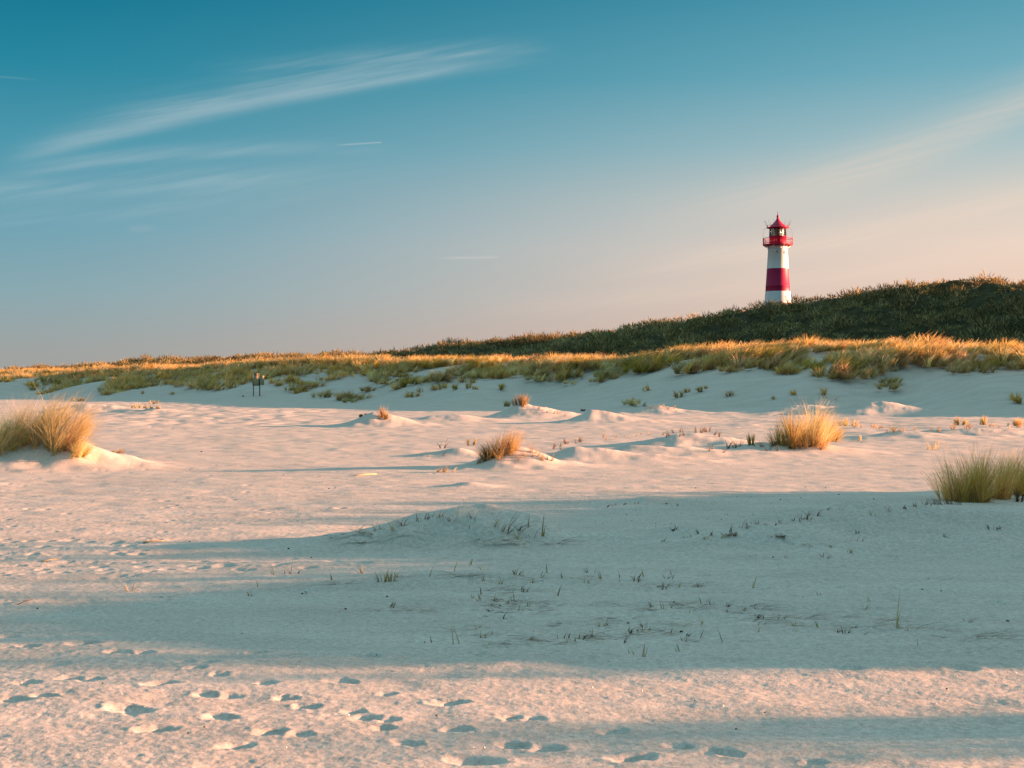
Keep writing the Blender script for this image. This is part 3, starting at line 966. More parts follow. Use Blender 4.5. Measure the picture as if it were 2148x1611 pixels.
# ------------------------------------------------------------------ simple solids for built things
class MB:
    def __init__(self):
        self.v, self.f4, self.f3, self.fn = [], [], [], []

    def lathe(self, prof, n=48, cx=0.0, cy=0.0, cap=False):
        b = len(self.v)
        for r_, z_ in prof:
            for k in range(n):
                a = 2 * math.pi * k / n
                self.v.append((cx + r_ * math.cos(a), cy + r_ * math.sin(a), z_))
        for i in range(len(prof) - 1):
            for k in range(n):
                k2 = (k + 1) % n
                self.f4.append((b + i * n + k, b + i * n + k2, b + (i + 1) * n + k2, b + (i + 1) * n + k))
        return self

    def tube(self, pts, r, n=8):
        b = len(self.v)
        pts = [Vector(p) for p in pts]
        rs = [r] * len(pts) if np.isscalar(r) else r
        for i, p in enumerate(pts):
            d = (pts[min(i + 1, len(pts) - 1)] - pts[max(i - 1, 0)]).normalized()
            u = d.orthogonal().normalized() if abs(d.z) > 0.99 else d.cross(Vector((0, 0, 1))).normalized()
            w_ = d.cross(u)
            for k in range(n):
                a = 2 * math.pi * k / n
                self.v.append(tuple(p + (u * math.cos(a) + w_ * math.sin(a)) * rs[i]))
        for i in range(len(pts) - 1):
            for k in range(n):
                k2 = (k + 1) % n
                self.f4.append((b + i * n + k, b + i * n + k2, b + (i + 1) * n + k2, b + (i + 1) * n + k))
        for e_ in (0, len(pts) - 1):
            c = len(self.v)
            self.v.append(tuple(pts[e_]))
            for k in range(n):
                k2 = (k + 1) % n
                self.f3.append((c, b + e_ * n + (k if e_ else k2), b + e_ * n + (k2 if e_ else k)))
        return self

    def box(self, x0, x1, y0, y1, z0, z1):
        b = len(self.v)
        self.v += [(x, y_, z) for z in (z0, z1) for y_ in (y0, y1) for x in (x0, x1)]
        self.f4 += [tuple(b + i for i in f) for f in ((0, 2, 3, 1), (4, 5, 7, 6), (0, 1, 5, 4), (1, 3, 7, 5), (3, 2, 6, 7), (2, 0, 4, 6))]
        return self

    def build(self, name, mat, parent=None, smooth_=True, loc=(0, 0, 0), rz=0.0):
        me = mesh_np(name, np.array(self.v), [np.array(f) for f in (self.f4, self.f3) if f], mat, smooth_)
        return link(name, me, parent, loc, rz)


def paint(name, col, rough=0.55, vary=0.1, scale=2.0, metal=0.0, rust=None):
    m, nt, out = material(name)
    b = nt.nodes.new('ShaderNodeBsdfPrincipled')
    g_ = nt.nodes.new('ShaderNodeTexCoord')
    c0 = tuple(v * (1 - vary) for v in col)
    c1 = tuple(min(1, v * (1 + vary)) for v in col)
    c = rampn(nt, noise_in(nt, g_.outputs['Object'], scale, 5, 0.6), [(0.3, c0), (0.7, c1)])
    if rust:
        mk = rampn(nt, noise_in(nt, g_.outputs['Object'], scale * 3, 6, 0.7), [(0.62, (0, 0, 0)), (0.72, (1, 1, 1))])
        c = mixn(nt, mk, c, rust)
    nt.links.new(c, b.inputs['Base Color'])
    b.inputs['Roughness'].default_value = rough
    b.inputs['Metallic'].default_value = metal
    b.inputs['Specular IOR Level'].default_value = 0.3
    nt.links.new(b.outputs[0], out.inputs[0])
    return m


WHITE = paint('white_tower_paint', (0.83, 0.85, 0.86), 0.6, 0.07, 1.6)
RED = paint('red_tower_paint', (0.40, 0.010, 0.075), 0.5, 0.12, 1.2)
DRED = paint('red_metal_paint', (0.44, 0.012, 0.065), 0.45, 0.12, 3.0)
DARK = paint('dark_iron', (0.05, 0.06, 0.055), 0.5, 0.2, 4.0)
WOOD = paint('weathered_dark_wood', (0.035, 0.03, 0.024), 0.85, 0.3, 8.0)
GREYW = paint('grey_green_board', (0.40, 0.33, 0.19), 0.8, 0.15, 5.0)
PALEW = paint('pale_wood_frame', (0.22, 0.20, 0.15), 0.8, 0.15, 5.0)
CURT = paint('white_blind', (0.75, 0.72, 0.68), 0.8, 0.05, 2.0)
GREENG = paint('green_sector_filter', (0.02, 0.16, 0.13), 0.3, 0.1, 2.0)
LENS = paint('lens_prisms', (0.14, 0.16, 0.14), 0.15, 0.35, 9.0)
mg, nt, out = material('lantern_glass')
gl = nt.nodes.new('ShaderNodeBsdfGlossy')
gl.inputs['Roughness'].default_value = 0.03
tr = nt.nodes.new('ShaderNodeBsdfTransparent')
tr.inputs[0].default_value = (0.88, 0.93, 0.92, 1)
fr = nt.nodes.new('ShaderNodeFresnel')
fr.inputs[0].default_value = 1.3
ms = nt.nodes.new('ShaderNodeMixShader')
nt.links.new(fr.outputs[0], ms.inputs[0])
nt.links.new(tr.outputs[0], ms.inputs[1])
nt.links.new(gl.outputs[0], ms.inputs[2])
nt.links.new(ms.outputs[0], out.inputs[0])

# ------------------------------------------------------------------ lighthouse
LY = 175.0
LX = (1631.3 - 1074) / FPX * LY
lz = float(H(LX, LY))
lh = bpy.data.objects.new('lighthouse', None)
COL.objects.link(lh)
lh.location = (LX, LY, lz)
tag(lh, 'white lighthouse with red band, red gallery and red pointed lantern roof behind the hill', 'lighthouse')
def zz_(py):
    return CAM_H + (HORIZ - py) * LY / FPX - lz


def rad(z):                                        # tapering shaft
    return np.interp(z, [zz_(650), zz_(611.5), zz_(563.8), zz_(516.9)], [1.72, 1.52, 1.335, 1.17])


zb, z1, z2, z3 = -0.6, zz_(611.5), zz_(563.8), zz_(516.9)
MB().lathe([(1.85, zb), (rad(zz_(650)) + 0.0, zz_(650)), (1.52, z1)]).build('lower_tower', WHITE, lh)
MB().lathe([(1.524, z1), (rad((z1 + z2) * .42), (z1 + z2) * .42), (rad(z1 + .62) + .004, z1 + .62), (rad(z1 + .64) + .02, z1 + .64),
            (rad(z1 + .69) + .02, z1 + .69), (rad(z1 + .71) + .004, z1 + .71), (1.339, z2)][0:1] +
           [(rad(z1 + .62) + .004, z1 + .62), (rad(z1 + .64) + .02, z1 + .64), (rad(z1 + .69) + .02, z1 + .69), (rad(z1 + .71) + .004, z1 + .71), (1.339, z2)]).build('red_band', RED, lh)
up = MB().lathe([(1.335, z2), (1.20, z3 - 0.52), (1.225, z3 - 0.50), (1.225, z3 - 0.44), (1.19, z3 - 0.42), (1.17, z3)]).build('upper_tower', WHITE, lh)
# gallery: deck, brackets, railing
deck = MB().lathe([(1.0, z3), (1.62, z3 + 0.02), (1.80, z3 + 0.10), (1.84, z3 + 0.14), (1.84, z3 + 0.22), (1.0, z3 + 0.23)]).build('gallery_deck', DRED, lh)
for k in range(8):
    a = 2 * math.pi * (k + 0.35) / 8
    c_, s_ = math.cos(a), math.sin(a)
    MB().tube([(1.2 * c_, 1.2 * s_, z3 - 0.42), (1.3 * c_, 1.3 * s_, z3 - 0.16), (1.72 * c_, 1.72 * s_, z3 + 0.05)], 0.045, 6).build('bracket', WHITE, lh)
ztop = zz_(500.3)
rl = MB()
for zr in (ztop, z3 + 0.38):
    rl.tube([(1.82 * math.cos(2 * math.pi * k / 48), 1.82 * math.sin(2 * math.pi * k / 48), zr) for k in range(49)], 0.030, 6)
for k in range(64):
    a = 2 * math.pi * k / 64
    thick = 0.032 if k % 8 == 0 else 0.013
    rl.tube([(1.82 * math.cos(a), 1.82 * math.sin(a), z3 + 0.2), (1.82 * math.cos(a), 1.82 * math.sin(a), ztop)], thick, 5)
rl.build('gallery_railing', DRED, lh)
# lantern room
zm, zg = zz_(496), zz_(480)
room = MB().lathe([(1.06, z3 + 0.2), (1.07, zm - 0.05), (1.10, zm - 0.04), (1.10, zm), (0.9, zm)]).build('lantern_parapet', DRED, lh)
MB().lathe([(1.02, zm), (1.02, zg)], 32).build('glazing', mg, lh)
bars = MB()
nb = 8
for k in range(nb):
    a0, a1 = 2 * math.pi * (k + 0.2) / nb, 2 * math.pi * (k + 0.7) / nb
    a2 = 2 * math.pi * (k + 1.2) / nb
    pt = lambda a, z: (1.035 * math.cos(a), 1.035 * math.sin(a), z)
    bars.tube([pt(a0, zg), pt((a0 + a1) / 2, (zm + zg) / 2), pt(a1, zm)], 0.032, 5)
    bars.tube([pt(a2, zg), pt((a2 + a1) / 2, (zm + zg) / 2), pt(a1, zm)], 0.032, 5)
bars.build('glazing_bars', DARK, lh)
MB().lathe([(0.34, zm - 0.05), (0.42, zm + 0.2), (0.44, zm + 0.45), (0.42, zm + 0.7), (0.34, zg)], 24).build('lens', LENS, lh)
sc_ = MB()
for k0, k1 in ((200, 232),):
    b = len(sc_.v)
    for k in range(9):
        a = R(k0 + (k1 - k0) * k / 8)
        for rr_ in (0.86, 0.84):
            sc_.v += [(rr_ * math.cos(a), rr_ * math.sin(a), zm), (rr_ * math.cos(a), rr_ * math.sin(a), zg)]
    for k in range(8):
        i = b + 4 * k
        sc_.f4 += [(i, i + 4, i + 5, i + 1), (i + 2, i + 3, i + 7, i + 6)]
sc_.build('white_blind', CURT, lh)
sc_ = MB()
for k in range(9):
    a = R(298 + 22 * k / 8)
    for rr_ in (0.80, 0.78):
        sc_.v += [(rr_ * math.cos(a), rr_ * math.sin(a), zm), (rr_ * math.cos(a), rr_ * math.sin(a), zg)]
for k in range(8):
    i = 4 * k
    sc_.f4 += [(i, i + 4, i + 5, i + 1), (i + 2, i + 3, i + 7, i + 6)]
sc_.build('green_filter', GREENG, lh)
# roof
ze = zz_(477.5)
roof = MB().lathe([(0.9, zg), (1.08, zg), (1.10, zg + 0.04), (1.36, zg + 0.08), (1.39, zg + 0.14), (1.36, zg + 0.17), (1.12, zg + 0.17), (1.08, zg + 0.2), (0.85, zg + 0.42),
                   (0.60, zg + 0.66), (0.38, zg + 0.90), (0.22, zg + 1.10), (0.15, zg + 1.26), (0.13, zg + 1.36),
                   (0.09, zg + 1.42)]).build('lantern_roof', DRED, lh)
zball = zz_(454.0)
MB().lathe([(0.09, zg + 1.42), (0.08, zball - 0.15), (0.13, zball - 0.1), (0.165, zball), (0.13, zball + 0.1), (0.06, zball + 0.16), (0.045, zball + 0.3)], 20).build('finial', DRED, roof)
MB().tube([(0, 0, zball + 0.25), (0, 0, zz_(442.5))], [0.028, 0.018], 6).build('lightning_rod', DARK, roof)
MB().lathe([(0.0, zz_(442.5) - .06), (0.05, zz_(442.5)), (0.0, zz_(442.5) + .06)], 10).build('rod_tip', CURT, roof)
for k in range(8):
    a = 2 * math.pi * (k + 0.15) / 8
    c_, s_ = math.cos(a), math.sin(a)
    MB().tube([(1.34 * c_, 1.34 * s_, zg + 0.12), (1.36 * c_, 1.36 * s_, zg + 0.36)], 0.035, 6).build('railing_post', DRED, roof)
MB().tube([(1.37 * math.cos(2 * math.pi * k / 40), 1.37 * math.sin(2 * math.pi * k / 40), zg + 0.36) for k in range(41)], 0.020, 5).build('roof_railing', DRED, roof)
for k in range(14):
    a = 2 * math.pi * (k + 0.4) / 14
    c_, s_ = math.cos(a), math.sin(a)
    MB().tube([(1.37 * c_, 1.37 * s_, zg + 0.30), (1.72 * c_, 1.72 * s_, zg + 1.08)], [0.014, 0.008], 5).build('bird_spike', DARK, roof)
for k in (0, 1, 2, 3):
    a = math.pi * (k + 0.03) / 2
    c_, s_ = math.cos(a), math.sin(a)
    pts = [(r_ * c_, r_ * s_, zg + z_) for r_, z_ in ((1.36, 0.10), (1.60, 0.02), (1.76, -0.18), (1.83, -0.55), (1.84, ztop - zg))]
    MB().tube(pts, 0.014, 5).build('guard_hoop', DRED, lh)
# a row of deck bolts / small vents on the shaft
for k, (aa, zf) in enumerate(((R(255), z3 - 0.75), (R(300), z3 - 0.85))):
    r_ = float(rad(zf))
    MB().box(-0.05, 0.05, -0.03, 0.03, -0.12, 0.12).build('shaft_vent', DARK, up, False, (r_ * math.cos(aa), r_ * math.sin(aa), zf), aa + math.pi / 2)

# ------------------------------------------------------------------ sign and post
c = cast(538, 831)
y0 = c[1]
pxm = y0 / FPX
sg = bpy.data.objects.new('sign_board', None)
COL.objects.link(sg)
sg.location = c
tag(sg, 'weathered two-post notice board at the dune foot left of centre', 'sign')
ht = 46 * pxm
xl, xr = (531.5 - 538) * pxm, (544.8 - 538) * pxm
MB().tube([(xl, 0, -0.3), (xl, 0, 37 * pxm)], 0.032, 8).build('post', WOOD, sg)
MB().tube([(xr, 0, -0.3), (xr, 0, 37 * pxm)], 0.038, 8).build('post', WOOD, sg)
pb = MB().box(xl - 0.02, xr - 0.02, -0.09, -0.05, 23 * pxm, 46 * pxm).build('board', GREYW, sg, False)
fr_ = MB()
fr_.box(xl - 0.05, xl + 0.02, -0.10, -0.045, 23 * pxm - .05, 46 * pxm + .05)
fr_.box(xr - 0.09, xr - 0.02, -0.10, -0.045, 23 * pxm - .05, 46 * pxm + .05)
fr_.box(xl + 0.02, xr - 0.09, -0.10, -0.045, 23 * pxm - .05, 23 * pxm + .03)
fr_.box(xl + 0.02, xr - 0.09, -0.10, -0.045, 46 * pxm - .03, 46 * pxm + .05)
fr_.build('frame', PALEW, pb, False)
MB().box(xl + 0.08, xr - 0.12, -0.096, -0.091, 43.4 * pxm, 44.6 * pxm).build('header_strip', WOOD, pb, False)
MB().box(xr + 0.06, xr + 0.34, -0.05, -0.02, 23 * pxm, 43 * pxm).build('side_panel', GREYW, sg, False)
ct = cast(627, 741)
if ct:
    hp = 11 * ct[1] / FPX
    MB().tube([(0, 0, -0.4), (0, 0, hp)], [0.09, 0.075], 8).build('marker_post', WOOD, None, True, ct)
    tag(bpy.data.objects['marker_post'], 'short dark wooden post standing alone on the dune skyline left of centre', 'post')

# ------------------------------------------------------------------ little plants and litter in the foreground
def sprig(px, py, hp, kind, label, group=None):
    c = cast(px, py)
    if c is None:
        return
    h = 1.25 * hp * c[1] / FPX
    wd = max(0.004, 2.1 * c[1] / FPX)
    x0, y0, z0 = c
    if kind == 'sprig':
        n_ = int(rng.integers(6, 12))
        a = tuft_arrays(n_, h * 0.45, h * 0.3, h * 1.05, rng.choice(['straw', 'brown', 'brown']), wd * 0.8, wind=0.15, bend=0.9, lean=0.7, sub=3)
        name = 'grass_sprig'
    elif kind == 'stem':
        n_ = int(rng.integers(1, 4))
        a = blades(np.c_[rng.normal(0, h * .08, n_), rng.normal(0, h * .05, n_), np.full(n_, -0.02)], h * rng.uniform(.6, 1.1, n_), wd * 1.2,
                   rng.choice([0.0, math.pi]), rng.uniform(0, .3, n_), rng.uniform(0, .35, n_), pal('straw', n_), 4, face=0.1)
        name = 'grass_stalk'
    elif kind == 'tall':
        a = join([blades(np.c_[rng.normal(0, .004, 3), rng.normal(0, .004, 3), np.full(3, -0.03)], h * np.array([1.0, .55, .3]), wd * 1.6,
                         rng.uniform(-.4, .4, 3), np.array([.06, .1, .2]), np.array([.06, .2, .4]), pal('straw', 3), 5, face=0.1)])
        name = 'dry_reed'
    else:                                           # arching runners that leave the sand and dip back into it
        n_ = int(rng.integers(3, 7))
        an = np.where(rng.uniform(0, 1, n_) < 0.5, 0.0, math.pi) + rng.normal(0, 0.25, n_)
        Lr = hp * c[1] / FPX * rng.uniform(0.8, 1.7, n_)
        a = blades(np.c_[rng.normal(0, .05, n_), rng.normal(0, .05, n_), np.full(n_, -0.005)], Lr, wd * 1.15, an, np.full(n_, 1.15),
                   np.full(n_, 0.75), pal('brown', n_), 8, face=an + math.pi / 2)
        name = 'grass_runner'
    o = link(name, mesh_np(name, a[0], a[1], STEM, False, {'Col': a[2]}), None, c)
    return tag(o, label, {'sprig': 'grass sprig', 'stem': 'dry stem', 'tall': 'dry reed'}.get(kind, 'grass runner'), group)


G1 = 'sprigs in the shaded foreground sand'
LAB = {'sprig': 'small dry grass sprig poking out of the shaded foreground sand',
       'stem': 'thin dry stem standing in the shaded foreground sand',
       'run': 'brown grass runner arching low over the shaded foreground sand'}
GRP = {'sprig': 'dry grass sprigs in the foreground', 'stem': 'dry stems in the foreground', 'run': 'grass runners in the foreground'}
LM = {'sprig': 'wiry grass sprig on the little shaded mound in front of centre', 'stem': 'thin stem on the little shaded mound in front of centre',
      'run': 'stalk trailing down the little shaded mound in front of centre'}
LRm = 'wiry dark grass sprig along the low shaded crest running to the right-hand clump'
SP = [(898, 1212, 26, 'stem'), (758, 1203, 18, 'sprig'), (572, 1208, 20, 'stem'), (610, 1205, 24, 'sprig'), (654, 1216, 14, 'run'),
      (952, 1201, 22, 'stem'), (984, 1186, 20, 'stem'), (1014, 1220, 20, 'stem'), (1051, 1225, 16, 'sprig'), (1094, 1242, 20, 'sprig'),
      (1172, 1250, 30, 'stem'), (1148, 1203, 22, 'stem'), (1297, 1212, 20, 'stem'), (1261, 1216, 24, 'stem'), (1198, 1212, 40, 'run'),
      (1135, 1212, 16, 'stem'), (1328, 1216, 20, 'sprig'), (1006, 1264, 14, 'sprig'), (1062, 1264, 70, 'run'), (818, 1274, 16, 'sprig'),
      (907, 1346, 16, 'stem'), (961, 1350, 36, 'stem'), (993, 1328, 60, 'run'), (1023, 1322, 50, 'run'), (1269, 1316, 26, 'sprig'),
      (1190, 1348, 22, 'stem'), (1235, 1346, 40, 'run'), (1328, 1220, 26, 'sprig'), (1430, 1232, 22, 'sprig'), (1460, 1234, 60, 'run'),
      (1576, 1234, 24, 'stem'), (1557, 1276, 60, 'run'), (1575, 1278, 20, 'sprig'), (1821, 1262, 20, 'stem'), (1807, 1280, 22, 'sprig'),
      (1470, 1312, 20, 'sprig'), (1440, 1313, 50, 'run'), (1517, 1350, 32, 'stem'), (1470, 1338, 26, 'stem'), (1371, 1276, 26, 'sprig'),
      (1390, 1284, 60, 'run'), (1347, 1380, 40, 'stem'), (1333, 1376, 24, 'stem'), (1426, 1370, 26, 'stem'), (1322, 1374, 16, 'stem'),
      (1928, 1356, 20, 'stem'), (1770, 1330, 20, 'sprig'), (1442, 1290, 20, 'stem'), (1426, 1328, 40, 'run'), (1825, 1312, 90, 'run'),
      (1754, 1300, 90, 'run'), (1679, 1296, 80, 'run'), (1700, 1292, 30, 'run'), (2026, 1314, 26, 'sprig'), (1910, 1322, 90, 'run'),
      (1960, 1328, 70, 'run'), (1590, 1330, 20, 'stem'), (1390, 1232, 60, 'run'), (700, 1216, 20, 'stem'), (725, 1225, 40, 'run'),
      (875, 1280, 50, 'run'), (820, 1283, 40, 'run'), (1100, 1240, 60, 'run'), (1035, 1240, 60, 'run'), (1300, 1270, 50, 'run'),
      (1145, 1275, 40, 'run'), (1060, 1300, 22, 'sprig'), (1025, 1296, 14, 'run'), (1350, 1210, 22, 'stem'), (1400, 1216, 18, 'sprig'),
      (1240, 1204, 18, 'sprig'), (1085, 1205, 20, 'sprig'), (1120, 1215, 40, 'run'), (1015, 1196, 22, 'sprig'), (860, 1210, 30, 'run'),
      (835, 1213, 22, 'stem'), (1605, 1278, 40, 'run'), (1230, 1300, 16, 'sprig'), (1310, 1350, 16, 'sprig'), (1640, 1300, 18, 'sprig'),
      (1560, 1340, 24, 'run'), (1490, 1270, 20, 'sprig'), (1180, 1312, 30, 'run'), (1500, 1246, 26, 'run'), (1720, 1250, 20, 'stem'),
      (530, 1250, 16, 'sprig'), (272, 1240, 24, 'sprig'), (328, 1258, 18, 'run'), (350, 1252, 30, 'run'), (540, 1232, 16, 'stem')]
for px, py, hp, k in SP:
    sprig(px, py, hp, k, LAB[k], GRP[k])
LINES = [((950, 1200), (1500, 1236)), ((1000, 1268), (1120, 1276)), ((1380, 1262), (1580, 1290)), ((1480, 1300), (1990, 1330)), ((980, 1330), (1260, 1345)), ((1250, 1310), (1480, 1340))]
for _ in range(105):
    l0, l1 = LINES[int(rng.integers(0, 6))]
    f_ = rng.uniform(0, 1)
    px, py = l0[0] + f_ * (l1[0] - l0[0]) + rng.normal(0, 12), l0[1] + f_ * (l1[1] - l0[1]) + rng.normal(0, 9)
    k = ['sprig', 'run', 'stem'][int(rng.choice(3, p=[.35, .45, .2]))]
    sprig(px, py, {'sprig': rng.uniform(10, 20), 'run': rng.uniform(25, 60), 'stem': rng.uniform(12, 22)}[k], k, LAB[k], GRP[k])
MO = [(1056, 1115, 18, 'sprig'), (744, 1118, 22, 'sprig'), (848, 1102, 24, 'sprig'), (874, 1097, 20, 'sprig'), (900, 1090, 16, 'sprig'),
      (945, 1092, 16, 'sprig'), (1064, 1118, 36, 'sprig'), (1080, 1112, 30, 'sprig'), (1040, 1105, 22, 'sprig'), (985, 1110, 18, 'stem'),
      (1000, 1090, 18, 'sprig'), (1120, 1128, 20, 'sprig'), (1090, 1130, 20, 'sprig'), (700, 1128, 50, 'run'), (770, 1120, 50, 'run'),
      (760, 1138, 110, 'run'), (800, 1128, 60, 'run'), (1030, 1140, 60, 'run'), (1160, 1140, 50, 'run'), (1090, 1140, 50, 'run'),
      (830, 1112, 20, 'sprig'), (790, 1115, 18, 'sprig'), (960, 1085, 26, 'stem'), (1100, 1105, 22, 'stem'), (925, 1085, 16, 'sprig')]
for px, py, hp, k in MO:
    sprig(px, py, hp * 1.3, k, LM[k], GRP[k].replace('in the foreground', 'on the little shaded mound'))
for px, py, hp in [(1414, 1113, 14), (1446, 1128, 12), (1391, 1136, 14), (1430, 1130, 10), (1493, 1124, 14), (1533, 1116, 16), (1560, 1108, 18),
                   (1572, 1102, 16), (1590, 1098, 12), (1695, 1090, 22), (1680, 1092, 18), (1734, 1072, 12), (1640, 1098, 14), (1660, 1094, 14),
                   (1760, 1072, 12), (1860, 1072, 14), (1790, 1078, 14), (1830, 1080, 12), (1900, 1068, 14), (1920, 1064, 14), (1950, 1060, 16),
                   (1465, 1120, 12), (1480, 1130, 12), (1515, 1128, 12), (1545, 1125, 14), (1605, 1100, 12), (1625, 1102, 12), (1710, 1084, 18),
                   (1288, 1062, 10), (1310, 1060, 8), (1335, 1058, 8), (1400, 1058, 8), (1420, 1062, 8), (1275, 1065, 8)]:
    if py > 1066 or px > 1500:
        sprig(px, py, hp, 'sprig', LRm, 'sprigs along the low shaded crest')
    else:
        sprig(px, py, hp, 'sprig', 'tiny sprig on the faint low mound behind the little shaded mound', 'sprigs on the faint low mound')
for px, py, hp in [(1710, 1148, 16), (1690, 1146, 14), (1778, 1136, 22), (1801, 1137, 14), (1979, 1128, 12), (2095, 1110, 16), (1645, 1170, 14),
                   (1730, 1172, 20), (1785, 1160, 14), (1800, 1120, 12), (2080, 1112, 16), (1745, 1150, 10)]:
    sprig(px, py, hp, 'sprig', 'lone dry sprig on the broad shaded sand slope below the right-hand clump', 'sprigs on the broad shaded slope')
sprig(1878, 1325, 78, 'tall', 'tall single dry reed standing over looping runners at lower right')
sprig(1138, 1124, 42, 'tall', 'upright single reed just right of the little shaded mound')
sprig(1577, 1240, 24, 'tall', 'short upright stalk in the shaded sand right of centre')
sprig(2045, 1340, 100, 'run', 'dark looping runner near the right edge of the foreground')
sprig(2070, 1336, 90, 'run', 'second dark looping runner near the right edge, just below the first')
tuft_obj(806, 1222, 44, 0.045, 0.155, 'straw', 'thickest dry tuft left of centre in the foreground sand', 0.0045, wind=0.15, bend=0.4, lean=0.28, cat='grass tuft')
tuft_obj(824, 1221, 36, 0.035, 0.14, 'straw', 'straw tuft close beside the thickest dry tuft in the foreground', 0.0045, wind=0.1, bend=0.4, lean=0.3)
for px, py, hp, lb in [(930, 940, 24, 'single stem left of the crowned mid-field mound'), (914, 958, 26, 'thin stem standing on flat sand left of the crowned mound'),
                       (1530, 940, 30, 'forked twiggy stems left of the narrow yellow tuft'), (1545, 938, 22, 'fine dark stems on the shaded ridge beside the yellow tuft'),
                       (1600, 936, 30, 'loose stems between the yellow tuft and the tall clump'), (1750, 838, 22, 'faint tall stems right of the tall clump top')]:
    sprig(px, py, hp, 'sprig', lb)


def stick(p0, p1, r, mat, name, label, cat):
    a, b = cast(*p0), cast(*p1)
    va, vb = Vector(a), Vector(b)
    o = MB().tube([(0, 0, r * 0.5), tuple((vb - va) * 0.5 + Vector((0, 0, r + 0.004))), tuple(vb - va + Vector((0, 0, r * 0.6)))], [r, r, r * .6], 6).build(name, mat, None, True, a)
    tag(o, label, cat)


STRAWM = paint('dry_reed_stalk', (0.55, 0.40, 0.22), 0.7, 0.2, 12.0)
TWIGM = paint('dark_twig_bark', (0.07, 0.055, 0.04), 0.8, 0.3, 20.0)
stick((300, 1139), (345, 1135), 0.008, STRAWM, 'reed_stalk', 'pale reed stalk lying on sunlit sand left of the little mound', 'reed stalk')
stick((88, 1179), (128, 1174), 0.007, STRAWM, 'reed_stalk', 'short pale reed stalk lying among the trampled prints at far left', 'reed stalk')
stick((36, 1269), (68, 1258), 0.0035, TWIGM, 'twig', 'dark twig lying at far left in the foreground', 'twig')
stick((745, 999), (790, 995), 0.012, STRAWM, 'reed_stalk', 'pale stalk lying on the mid-field sand left of the crowned mound', 'reed stalk')


def lump(px, py, wpx, mat, name, label, cat, group=None, flat=0.55):
    c = cast(px, py)
    r = 0.4 * wpx * c[1] / FPX
    m_ = MB()
    n_, k_ = 9, 6
    for i in range(k_ + 1):
        th = math.pi * i / k_
        for k in range(n_):
            a = 2 * math.pi * k / n_
            j = 1 + 0.22 * math.sin(3 * a + px) * math.sin(th) + 0.15 * rng.uniform(-1, 1)
            m_.v.append((r * j * math.sin(th) * math.cos(a), r * 0.8 * j * math.sin(th) * math.sin(a), r * flat * j * math.cos(th) + r * flat * 0.6))
    for i in range(k_):
        for k in range(n_):
            k2 = (k + 1) % n_
            m_.f4.append((i * n_ + k, (i + 1) * n_ + k, (i + 1) * n_ + k2, i * n_ + k2))
    o = m_.build(name, mat, None, True, c, rng.uniform(0, 3))
    tag(o, label, cat, group)


SHELL = paint('bleached_shell', (0.78, 0.76, 0.72), 0.5, 0.08, 30.0)
PEB = paint('dark_pebble', (0.07, 0.055, 0.05), 0.7, 0.4, 30.0)
REDB = paint('red_scrap', (0.30, 0.05, 0.05), 0.6, 0.2, 30.0)
lump(948, 1266, 8, SHELL, 'shell', 'left half of the bright white shell pair in the shaded foreground', 'shell', None, 0.9)
lump(958, 1265, 8, SHELL, 'shell', 'right half of the bright white shell pair in the shaded foreground', 'shell', None, 0.9)
lump(642, 1243, 11, SHELL, 'shell', 'white shell resting beside a dark pebble left of centre', 'shell', None, 0.9)
lump(634, 1246, 6, PEB, 'pebble', 'dark pebble touching the white shell left of centre', 'pebble')
lump(1698, 1236, 6, SHELL, 'shell', 'tiny white shell in the shaded sand right of centre', 'shell')
lump(725, 1278, 9, REDB, 'scrap', 'small red scrap on the sand left of the thickest dry tuft', 'litter', None, 0.4)
lump(1985, 1599, 6, REDB, 'scrap', 'small red scrap at the bottom right', 'litter', None, 0.6)
for px, py, lb in ((1530, 1125, 'dark clump of dry seaweed left of the low shaded crest'), (1636, 1129, 'dark twiggy seaweed piece below the low shaded crest')):
    c = cast(px, py)
    n_ = 40
    co, q, cc = blades(np.c_[rng.normal(0, .03, n_), rng.normal(0, .02, n_), rng.uniform(0, .01, n_)], rng.uniform(.02, .075, n_), 0.008, rng.uniform(0, 6.28, n_),
                       rng.uniform(.9, 1.5, n_), rng.uniform(-.5, .6, n_), pal('brown', n_) * 0.6, 4)
    tag(link('seaweed_piece', mesh_np('seaweed_piece', co, q, STEM, False, {'Col': cc}), None, c), lb, 'seaweed')
lump(510, 832, 7, PEB, 'driftwood', 'dark lump on the sand left of the notice board', 'driftwood', None, 0.5)
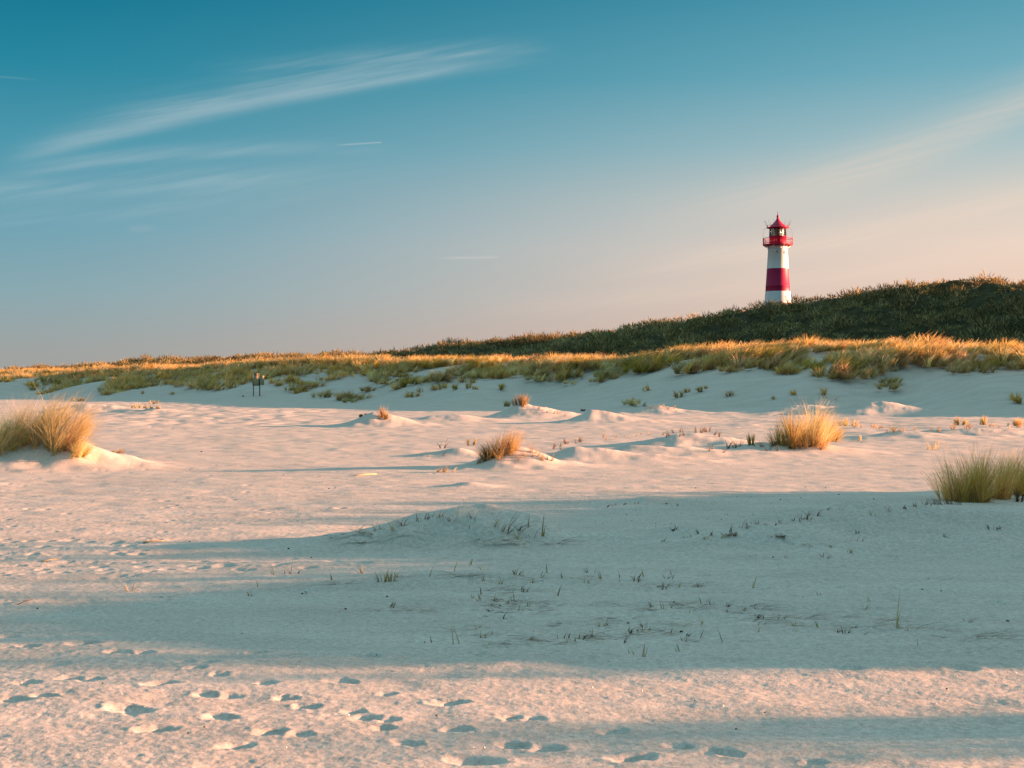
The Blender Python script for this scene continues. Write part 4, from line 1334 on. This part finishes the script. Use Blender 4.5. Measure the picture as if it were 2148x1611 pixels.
for px, py, w_ in [(275, 1484, 5), (790, 1375, 4), (1458, 1471, 5), (1605, 1496, 5), (891, 1348, 5), (507, 1330, 4), (398, 1136, 5), (605, 1152, 7),
                   (423, 1213, 5), (78, 1277, 6), (644, 1325, 4), (812, 1252, 6), (1318, 1309, 9), (1637, 1322, 9), (2114, 1304, 9), (1429, 1326, 9),
                   (1685, 1254, 6), (1943, 1333, 6), (653, 1170, 5), (1494, 1015, 4), (1690, 1022, 4), (1732, 1024, 4), (1833, 1047, 4), (1412, 1113, 7),
                   (423, 948, 6), (595, 997, 4), (690, 1025, 4), (703, 1024, 4), (752, 1052, 3), (1460, 1024, 4), (1500, 1035, 3), (1637, 1048, 4),
                   (1680, 1045, 4), (1760, 1038, 4), (1535, 1072, 4), (1550, 1077, 4), (1420, 1310, 5), (1975, 1240, 5), (1935, 1237, 5), (1622, 1170, 6)]:
    lump(px, py, w_, PEB, 'pebble', 'dark pebble speck lying on the open sand', 'pebble', 'dark pebbles scattered on the sand')

# crushed shell fragments in the wide pebbly patch (too many to count)
fr_v, fr_f, fc = [], [], []
for _ in range(900):
    u = rng.uniform(0, 1)
    px = rng.normal(1300, 260) if u < .9 else rng.uniform(0, 2148)
    py = rng.uniform(1045, 1135) if u < .9 else rng.uniform(960, 1600)
    d = CAM_H * FPX / (py - HORIZ)
    x0, y0 = (px - 1074) / FPX * d, d
    r = rng.uniform(0.003, 0.009)
    z0 = float(H(x0, y0))
    b = len(fr_v)
    for dx, dy, dz in ((1, 0, 0), (-.6, .8, 0), (-.6, -.8, 0), (0, 0, 1.0)):
        fr_v.append((x0 + dx * r, y0 + dy * r, z0 + dz * r))
    fr_f += [(b, b + 1, b + 3), (b + 1, b + 2, b + 3), (b + 2, b, b + 3), (b, b + 2, b + 1)]
    fc += [(0.75, 0.73, 0.7) if rng.uniform() < .55 else (0.05, 0.045, 0.04)] * 4
tag(link('shell_grit', mesh_np('shell_grit', np.array(fr_v), np.array(fr_f), STEM, False, {'Col': np.array(fc)})),
    'crushed shell grit sprinkled over the sand', 'shell grit', None, 'stuff')

# dry straw bits blown over the shaded foreground (too many to count)
n_ = 420
px = rng.uniform(560, 2148, n_)
py = 1100 + 300 * rng.uniform(0, 1, n_) ** 0.8
d = CAM_H * FPX / (py - HORIZ)
x0, y0 = (px - 1074) / FPX * d, d
an = np.where(rng.uniform(0, 1, n_) < 0.5, 0.0, math.pi) + rng.normal(0, 0.5, n_)
co, q, cc = blades(np.c_[x0, y0, H(x0, y0) + 0.004], rng.uniform(0.03, 0.13, n_), 0.0042, an, np.full(n_, 1.42), rng.uniform(0, 0.25, n_), pal('straw', n_) * rng.uniform(0.35, 1.1, (n_, 1)), 3, face=an + math.pi / 2)
tag(link('straw_litter', mesh_np('straw_litter', co, q, STEM, False, {'Col': cc})), 'dry straw bits blown over the foreground sand', 'straw litter', None, 'stuff')
